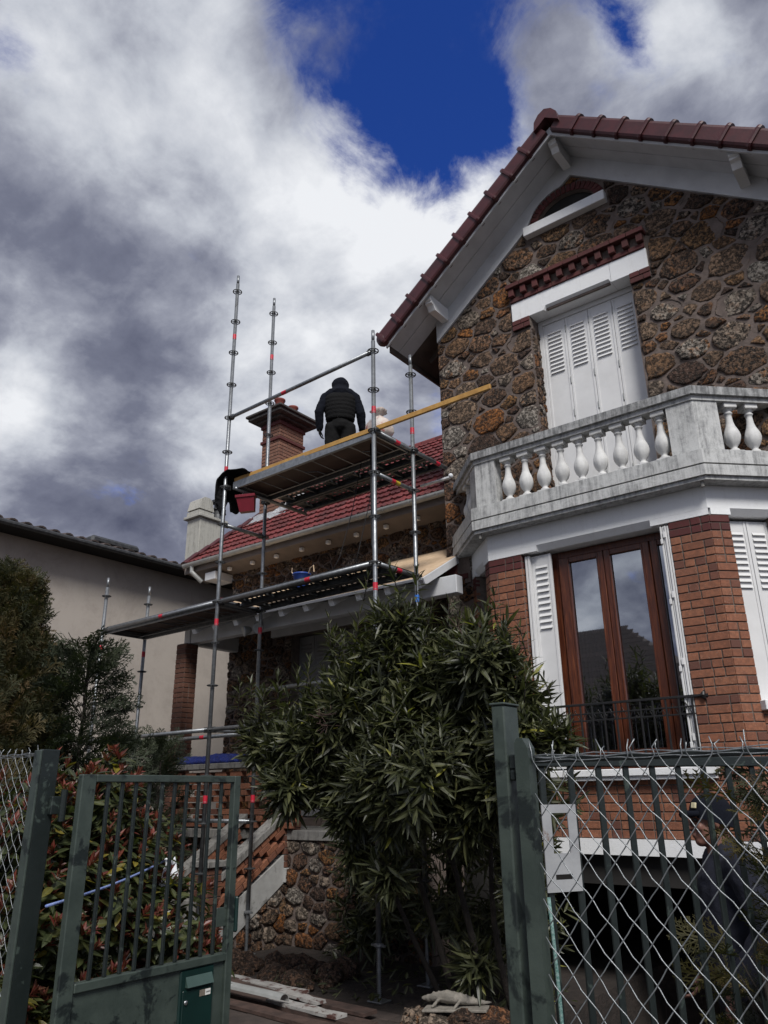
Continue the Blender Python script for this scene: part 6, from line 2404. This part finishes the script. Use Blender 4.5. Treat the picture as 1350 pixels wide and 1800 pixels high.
# the shrub reaches back to the house: inner foliage added to block light underneath
BK = [(-5.0, 6.75, 1.1, .36), (-4.6, 6.7, .55, .40), (-4.2, 6.5, 1.2, .42), (-4.0, 6.5, .5, .42), (-3.6, 6.4, 1.2, .42), (-3.5, 6.4, .55, .36), (-5.6, 6.85, .9, .36), (-5.7, 6.9, .35, .34), (-5.4, 6.6, 1.3, .30), (-4.3, 6.3, 1.6, .35), (-3.8, 6.1, 1.7, .4), (-3.1, 5.9, 1.6, .4), (-5.2, 6.8, .5, .33), (-3.5, 5.6, 1.75, .35), (-4.2, 5.6, 1.75, .3)]
for (cx, cy, cz, r) in BK:
    for i in range(46):
        d = Vector((R.gauss(0, 1), R.gauss(0, 1), R.gauss(0, 1))).normalized()
        whorl(Vector((cx, cy, cz)) + d * r * R.uniform(.3, 1.1), d + Vector((0, -.3, .3)), 4, .18, 30, .4)
stem.build('stems', 'bark', ole, True, kind='stuff')
# pink-brown dry flower heads
fh = MB()
for (x, y, z) in ((-4.25, 4.72, 2.12), (-4.2, 4.7, 2.2), (-4.33, 4.72, 2.18), (-2.65, 4.8, 1.9), (-3.0, 4.75, 2.75)):
    for i in range(14):
        d = Vector((R.gauss(0, 1), R.gauss(0, 1), R.gauss(.4, 1))).normalized() * R.uniform(.05, .11)
        fh.tube([(x, y, z), (x + d.x, y + d.y, z + d.z)], [.003, .0025], 4)
fh.build('dry_flowers', 'old_wood', ole, kind='stuff')

# photinia: green ovate leaves with red young tips
PG = [leaf_mesh('leaf', .20, .22, .10, 'photinia_green', (.22, .5, .78)), leaf_mesh('leaf', .23, .3, .2, 'photinia_green', (.22, .5, .78))]
PR = [leaf_mesh('leaf', .15, .4, .05, 'photinia_red', (.3, .65)), leaf_mesh('leaf', .17, .3, .12, 'photinia_red', (.3, .65))]
pho = thing('photinia_shrub', (-4.75, 3.1, GZ), 'photinia shrub with red young leaves seen through the open gate', 'shrub')
R = random.Random(202)
PC = [(-4.75, 2.62, 1.40, .34), (-4.7, 2.70, .95, .40), (-4.8, 3.10, 1.50, .30), (-4.75, 3.15, 1.05, .40), (-4.65, 3.55, .82, .36), (-4.6, 3.75, .50, .30), (-4.65, 2.95, .45, .36), (-4.9, 2.9, 1.68, .18), (-5.0, 3.3, 1.74, .17), (-4.7, 2.4, .5, .35),
      (-5.3, 2.62, 1.25, .30), (-5.35, 2.55, .85, .34), (-5.5, 2.6, .45, .35), (-4.85, 3.5, 1.25, .26)]
pst = MB()
for (cx, cy, cz, r) in PC:
    c = Vector((cx, cy, cz))
    tocam = (cam2 - c).normalized()
    pst.tube([(cx * .3 + -4.75 * .7, cy * .3 + 3.1 * .7, GZ), c], [.02, .008], 6)
    for i in range(int(170 * r * r / .12)):
        d = Vector((R.gauss(0, 1), R.gauss(0, 1), R.gauss(0, 1))).normalized()
        if d.dot(tocam) < -.3:
            continue
        p = c + d * r * R.uniform(.55, 1.05)
        ax = (d * .6 + Vector((0, 0, .8)) + Vector((R.uniform(-.3, .3), R.uniform(-.3, .3), 0))).normalized()
        b1 = ax.orthogonal().normalized(); b2 = ax.cross(b1)
        redtip = R.random() < .62
        n = R.choice((4, 5, 6))
        for k in range(n):
            a = k * 2.4 + R.uniform(-.3, .3)
            rad = b1 * math.cos(a) + b2 * math.sin(a)
            th = math.radians(R.uniform(45, 100))
            dd = ax * math.cos(th) + rad * math.sin(th)
            piece('leaf', pho, pho, R.choice(PG), 'photinia_green', axis_m(p - ax * .022 * k, dd, ax, R.uniform(.075, .125)), 1.0)
        if redtip:
            for k in range(R.choice((6, 8, 10))):
                a = k * 2.4
                rad = b1 * math.cos(a) + b2 * math.sin(a)
                th = math.radians(R.uniform(8, 55))
                dd = ax * math.cos(th) + rad * math.sin(th)
                piece('leaf', pho, pho, R.choice(PR), 'photinia_red', axis_m(p + ax * .012 * (k % 4), dd, ax, R.uniform(.04, .085)), 1.3)
pst.build('stems', 'bark', pho, True, kind='stuff')

# conifers built of flat feathery sprays
def spray_mesh(name, n_side, ang, w, curl):
    vs, fs = [], []
    def seg(a, b, wa, wb, nrm):
        d = (b - a)
        s = d.cross(nrm).normalized()
        o = len(vs)
        vs.extend([a - s * wa, a + s * wa, b + s * wb, b - s * wb])
        fs.append((o, o + 1, o + 2, o + 3))
    RR = random.Random(5)
    nrm = Vector((0, 0, 1))
    prev = Vector((0, 0, 0))
    for i in range(n_side):
        t = (i + 1) / n_side
        p = Vector((t, .05 * math.sin(3 * t + curl), curl * t * t * .3))
        seg(prev, p, w * 1.1, w, nrm)
        for sgn in (-1, 1):
            L = .34 * math.sin(PI * (.15 + .80 * (1 - t))) + .06
            a = ang * sgn * RR.uniform(.8, 1.2)
            d = Vector((math.cos(a), math.sin(a), RR.uniform(-.25, .25)))
            q = p + d * L
            seg(p, q, w * .9, w * .55, (nrm + Vector((RR.uniform(-.5, .5), RR.uniform(-.5, .5), 0))).normalized())
            for m_ in range(3):
                u = (m_ + 1) / 3.6
                for s2 in (-1, 1):
                    d2 = Vector((math.cos(a + s2 * .7), math.sin(a + s2 * .7), RR.uniform(-.4, .4)))
                    pp = p + d * L * u
                    seg(pp, pp + d2 * L * .42 * (1.1 - u * .5), w * .8, w * .4, (nrm + Vector((RR.uniform(-.6, .6), RR.uniform(-.6, .6), 0))).normalized())
        prev = p
    me = bpy.data.meshes.new(name)
    me.from_pydata([tuple(v) for v in vs], [], fs)
    me.update()
    return me
SPR = [spray_mesh('spray', 6, .75, .020, .2), spray_mesh('spray', 7, .65, .018, -.25), spray_mesh('spray', 5, .85, .022, .35)]

def conifer(name, base, h, rad, n, mat, label, seed, prof=None, up=.75, size=(.16, .26), category='tree', open_=0.0, z0=.1):
    R = random.Random(seed)
    t = thing(name, base, label, category)
    b = Vector(base)
    mb = MB(); mb.tube([b, b + Vector((.02, 0, h * .5)), b + Vector((0, .02, h * .96))], [.05, .03, .006], 8)
    items = []
    prof = prof or (lambda f_: (1 - f_) ** .7)
    for i in range(n):
        f_ = R.random() ** 1.05
        z = z0 + f_ * (h - z0)
        a = R.uniform(0, 2 * PI)
        rr = rad * prof(f_) * (R.uniform(.45, 1.05) if R.random() > open_ else R.uniform(.1, 1.0)) * (1 + .22 * math.sin(5 * a + 7 * f_) + .12 * math.sin(11 * f_ * 3 + a * 2))
        out = Vector((math.cos(a), math.sin(a), 0))
        p = b + out * rr * .72 + Vector((0, 0, z))
        d = out * (1 - up * .7) + Vector((0, 0, up * R.uniform(.5, 1.2))) + Vector((R.uniform(-.3, .3), R.uniform(-.3, .3), R.uniform(-.2, .2)))
        upv = (out + Vector((R.uniform(-.7, .7), R.uniform(-.7, .7), R.uniform(-.3, .3)))).normalized()
        items.append((R.choice(SPR), axis_m(p, d, upv, R.uniform(*size)), None))
        if i % 5 == 0:
            mb.tube([b + Vector((0, 0, max(.1, z - .15))), p], [.006, .0025], 4)
    mb.build('trunk', 'bark', t, True)
    join('crown', items, mat, t, False, kind=None)
    return t

conifer('conifer_tree', (-7.12, 3.45, GZ), 3.46, 1.12, 2600, 'thuja_brown', 'dense rust tinged conifer behind the chain link at the far edge', 11, lambda f_: (1 - f_) ** .8 * (0.65 + .5 * min(1, (1 - f_) * 2)), .85, (.22, .36))
conifer('conifer_tree', (-7.70, 3.2, GZ), 3.42, .8, 900, 'thuja_brown', 'second rust tinged conifer cut off by the picture edge', 12, lambda f_: (1 - f_) ** .5, .8, (.20, .34))
conifer('conifer_tree', (-6.80, 4.1, GZ), 3.0, .40, 760, 'thuja_green', 'slender loose green conifer beside the dense rusty one', 13, lambda f_: .35 + .65 * math.sin(PI * min(1, (1 - f_) * 1.15)) ** .8 * (1 if f_ < .9 else .6), .35, (.22, .36), open_=.4)
for i, (x, y, h, r, lab) in enumerate(((-8.6, 6.35, 2.25, .42, 'low feathery conifer bush between scaffold posts and neighbour wall'), (-8.3, 5.7, 2.15, .40, 'low feathery conifer bush behind the photinia, nearer the gate'), (-10.6, 8.0, 2.3, .45, 'low conifer bush behind the brick porch pillar'))):
    conifer('conifer_bush', (x, y, GZ), h, r, 330, 'thuja_green', lab, 20 + i, lambda f_: (1 - f_) ** .35, .7, (.18, .3), 'bush')
conifer('conifer_bush', (-.60, 3.10, GZ), 1.72, .40, 260, 'thuja_gold', 'golden tipped conifer bush behind the chain link, before the capped person', 31, lambda f_: (.55 + .45 * math.sin(f_ * 9)) * (1 - .35 * f_), .35, (.10, .20), 'bush', open_=.3)

conifer('conifer_bush', (-.80, 3.02, GZ), 1.18, .30, 150, 'thuja_gold', 'lower sparse conifer bush before the legs of the capped person', 32, lambda f_: (.6 + .4 * math.sin(f_ * 7)) * (1 - .3 * f_), .3, (.10, .19), 'bush', open_=.4)

# ================================================================== GROUND CLUTTER
rp = MB()
pts = [Vector((-3.62, 2.12, 1.14)).lerp(Vector((-4.62, 3.52, 1.20)), t) + Vector((0, 0, -.02 * math.sin(PI * t))) for t in np.linspace(0, 1, 12)]
rp.tube(pts, .007, 6)
rp.build('blue_rope', 'rope_blue', None, True, label='blue and white rope stretched from the gate post through the photinia', category='rope')
ck = MB()
vs, fs = [], []
R = random.Random(6)
for i in range(9):
    for j in range(7):
        u, v = i / 8, j / 6
        vs.append((-4.56 + .02 * math.sin(v * 6 + u * 4), 3.52 + (u - .5) * (.10 + .05 * v) + .01 * math.sin(v * 9), 1.215 - v * .17 + .012 * math.sin(u * 7)))
for i in range(8):
    for j in range(6):
        a = i * 7 + j
        fs.append((a, a + 1, a + 8, a + 7))
ck.add(vs, fs)
o = ck.build('cloth', 'white_cloth', None, True, label='white cloth hanging on the blue rope end', category='cloth')
sm = o.modifiers.new('thick', 'SOLIDIFY'); sm.thickness = .006
# boards, gutter and peeling fascia pieces dropped by the path
R = random.Random(41)
def board(name, mat, p0, p1, w, h, label, group='boards dropped by the path', cat='board'):
    a, b = Vector(p0), Vector(p1)
    d = b - a
    mb = MB(); mb.m = Matrix.Translation(a) @ d.to_track_quat('X', 'Z').to_matrix().to_4x4()
    n = 7
    vs, fs = [], []
    for i in range(n + 1):
        x = d.length * i / n
        j = .006 * math.sin(i * 2.1)
        vs += [(x, -w / 2 + j, 0), (x, w / 2 + j, 0), (x, w / 2 + j, h + j * .4), (x, -w / 2 + j, h - j * .4)]
    for i in range(n):
        k = i * 4
        for q in range(4):
            fs.append((k + q, k + (q + 1) % 4, k + 4 + (q + 1) % 4, k + 4 + q))
    fs += [(3, 2, 1, 0), (n * 4, n * 4 + 1, n * 4 + 2, n * 4 + 3)]
    mb.add(vs, fs)
    return mb.build(name, mat, None, label=label, category=cat, group=group)
g0 = GZ + .03
board('board', 'old_wood', (-6.3, 5.05, g0), (-4.35, 4.92, g0), .14, .025, 'dark wet board lying nearest the path edge')
board('board', 'old_wood', (-6.3, 5.25, g0), (-4.15, 5.12, g0), .16, .03, 'long dark board under the peeling white ones')
board('board', 'old_wood', (-6.35, 5.46, g0 + .031), (-4.3, 5.30, g0 + .031), .15, .025, 'brown board stacked behind the white gutter pipe')
board('board', 'peeling_white', (-5.25, 5.18, g0 + .032), (-4.42, 5.10, g0 + .034), .12, .022, 'peeling white board nearest the screw jack foot')
board('board', 'peeling_white', (-6.2, 5.56, g0 + .03), (-5.1, 5.40, g0 + .058), .12, .022, 'peeling white board at the foot of the stone wall')
board('board', 'peeling_white', (-5.3, 5.33, g0 + .060), (-4.75, 5.24, g0 + .060), .10, .022, 'short peeling white board on top of the pile')
gp_ = MB()
pts = [Vector((-6.25, 5.12, g0 + .085)), Vector((-5.6, 5.10, g0 + .08)), Vector((-4.98, 5.05, g0 + .075))]
half = [(-.052 * math.cos(a), -.052 * math.sin(a) + .0) for a in np.linspace(0, PI, 9)] + [(-.047 * math.cos(a), -.047 * math.sin(a)) for a in np.linspace(PI, 0, 9)]
gp_.m = Matrix.Translation((-6.25, 5.12, g0 + .088)) @ Matrix.Rotation(-.055, 4, 'Z') @ Matrix.Rotation(PI * .92, 4, 'X')
gp_.prism([(a, b) for a, b in half], 0, 1.28, 'x')
gp_.build('gutter_length', 'zinc', None, label='old grey gutter length lying on the dark boards', category='gutter')
# rough stone edging of the bed with a lizard statue
R = random.Random(91)
k = 0
BSL = ['edging stone nearest the screw jack foot, end of the row', 'edging stone under the head of the lizard statue', 'edging stone under the middle of the grey slab', 'edging stone beside the tall gate post, back row', 'edging stone in the front row below the slab', 'small edging stone in the front row by the path',
       'edging stone in the front row beside the tall gate post', 'smallest edging stone, half sunk by the path']
for (x, y, z, s) in ((-3.95, 5.42, .0, .16), (-3.72, 5.36, .02, .17), (-3.5, 5.40, .03, .18), (-3.30, 5.52, .05, .18), (-3.42, 5.22, .0, .15), (-3.68, 5.16, -.02, .14), (-3.22, 5.28, .03, .16), (-3.9, 5.2, -.03, .12)):
    mb = MB()
    sc = (R.uniform(.9, 1.3), R.uniform(.8, 1.1), R.uniform(.5, .75))
    mb.ball((x, y, z), s * .8, 12, 8, sc)
    mb.v = [v + Vector((R.uniform(-1, 1), R.uniform(-1, 1), R.uniform(-1, 1))) * s * .13 for v in mb.v]
    mb.build('border_stone', 'stone', None, False, label=BSL[k], category='stone', group='edging stones of the bed')
    k += 1
lz = MB()
B0 = Vector((-3.66, 5.45, .165))
def L_(x, y, z):
    return B0 + Vector((x, y, z))
cap(lz, [L_(-.17, -.03, .0), L_(-.12, -.02, .012), L_(-.02, .0, .02), (L_(.08, .03, .012)), L_(.16, .07, .0), L_(.22, .12, -.01), L_(.25, .17, -.012)], [.022, .03, .045, .038, .024, .015, .007], 10)
cap(lz, [L_(-.17, -.03, .0), L_(-.21, -.045, -.004)], [.026, .014], 8)
for (x, y, s) in ((-.09, -.0, 1), (.07, .04, 1), (-.07, .01, -1), (.09, .05, -1)):
    cap(lz, [L_(x, y - .02 * s, 0), L_(x + .03, y - .07 * s, .005), L_(x + .0, y - .10 * s, -.035)], [.016, .013, .011], 7)
for i in range(9):
    t = i / 8
    lz.lathe([(.010, 0), (.002, .022)], 5, tuple(L_(-.13 + .33 * t, -.02 + .12 * t * t, .045 - .035 * abs(t - .35))))
lzo = soft('lizard_statue', lz, 'statue_stone', None, .007, .006, .02, 1, label='pale stone lizard statue lying on the bed edging', category='statue')
mb = MB(); mb.m = Matrix.Translation((-3.62, 5.43, .118)) @ Matrix.Rotation(.35, 4, 'Z') @ Matrix.Rotation(-.05, 4, 'Y')
mb.box(-.22, .26, -.075, .075, -.008, .010, c=.004)
mb.build('slate_slab', 'statue_stone', None, label='flat grey slab under the lizard statue', category='slab')
# rubble at the foot of the stair wall
R = random.Random(55)
mb = MB()
for i in range(46):
    x = R.uniform(-7.0, -5.3)
    y = 5.62 + (x + 7.0) * .05 + R.uniform(0, .75)
    s_ = R.uniform(.05, .15)
    o_ = len(mb.v)
    mb.ball((x, y, GZ + s_ * .3), s_, 9, 6, (R.uniform(.8, 1.4), R.uniform(.8, 1.2), R.uniform(.55, .95)))
    for q in range(o_, len(mb.v)):
        mb.v[q] = mb.v[q] + Vector((R.uniform(-1, 1), R.uniform(-1, 1), R.uniform(-1, 1))) * s_ * .13
mb.build('rubble', 'stone', None, False, label='rubble heaped at the foot of the stair wall', category='rubble', kind='stuff')
# low leaves and fallen leaves in the bed
items = []
R = random.Random(92)
for i in range(260):
    p = Vector((R.uniform(-6.1, -3.2), R.uniform(5.5, 6.9), GZ + R.uniform(.01, .12)))
    d = Vector((R.uniform(-1, 1), R.uniform(-1, 1), R.uniform(-.1, .7)))
    items.append((R.choice(OL + PG), axis_m(p, d, Vector((R.uniform(-.5, .5), R.uniform(-.5, .5), 1)), R.uniform(.06, .13)), None))
join('ground_cover', items, 'oleander_leaf', None, False, label='dark low leaves covering the bed under the oleander', category='plants')

flush_pieces()
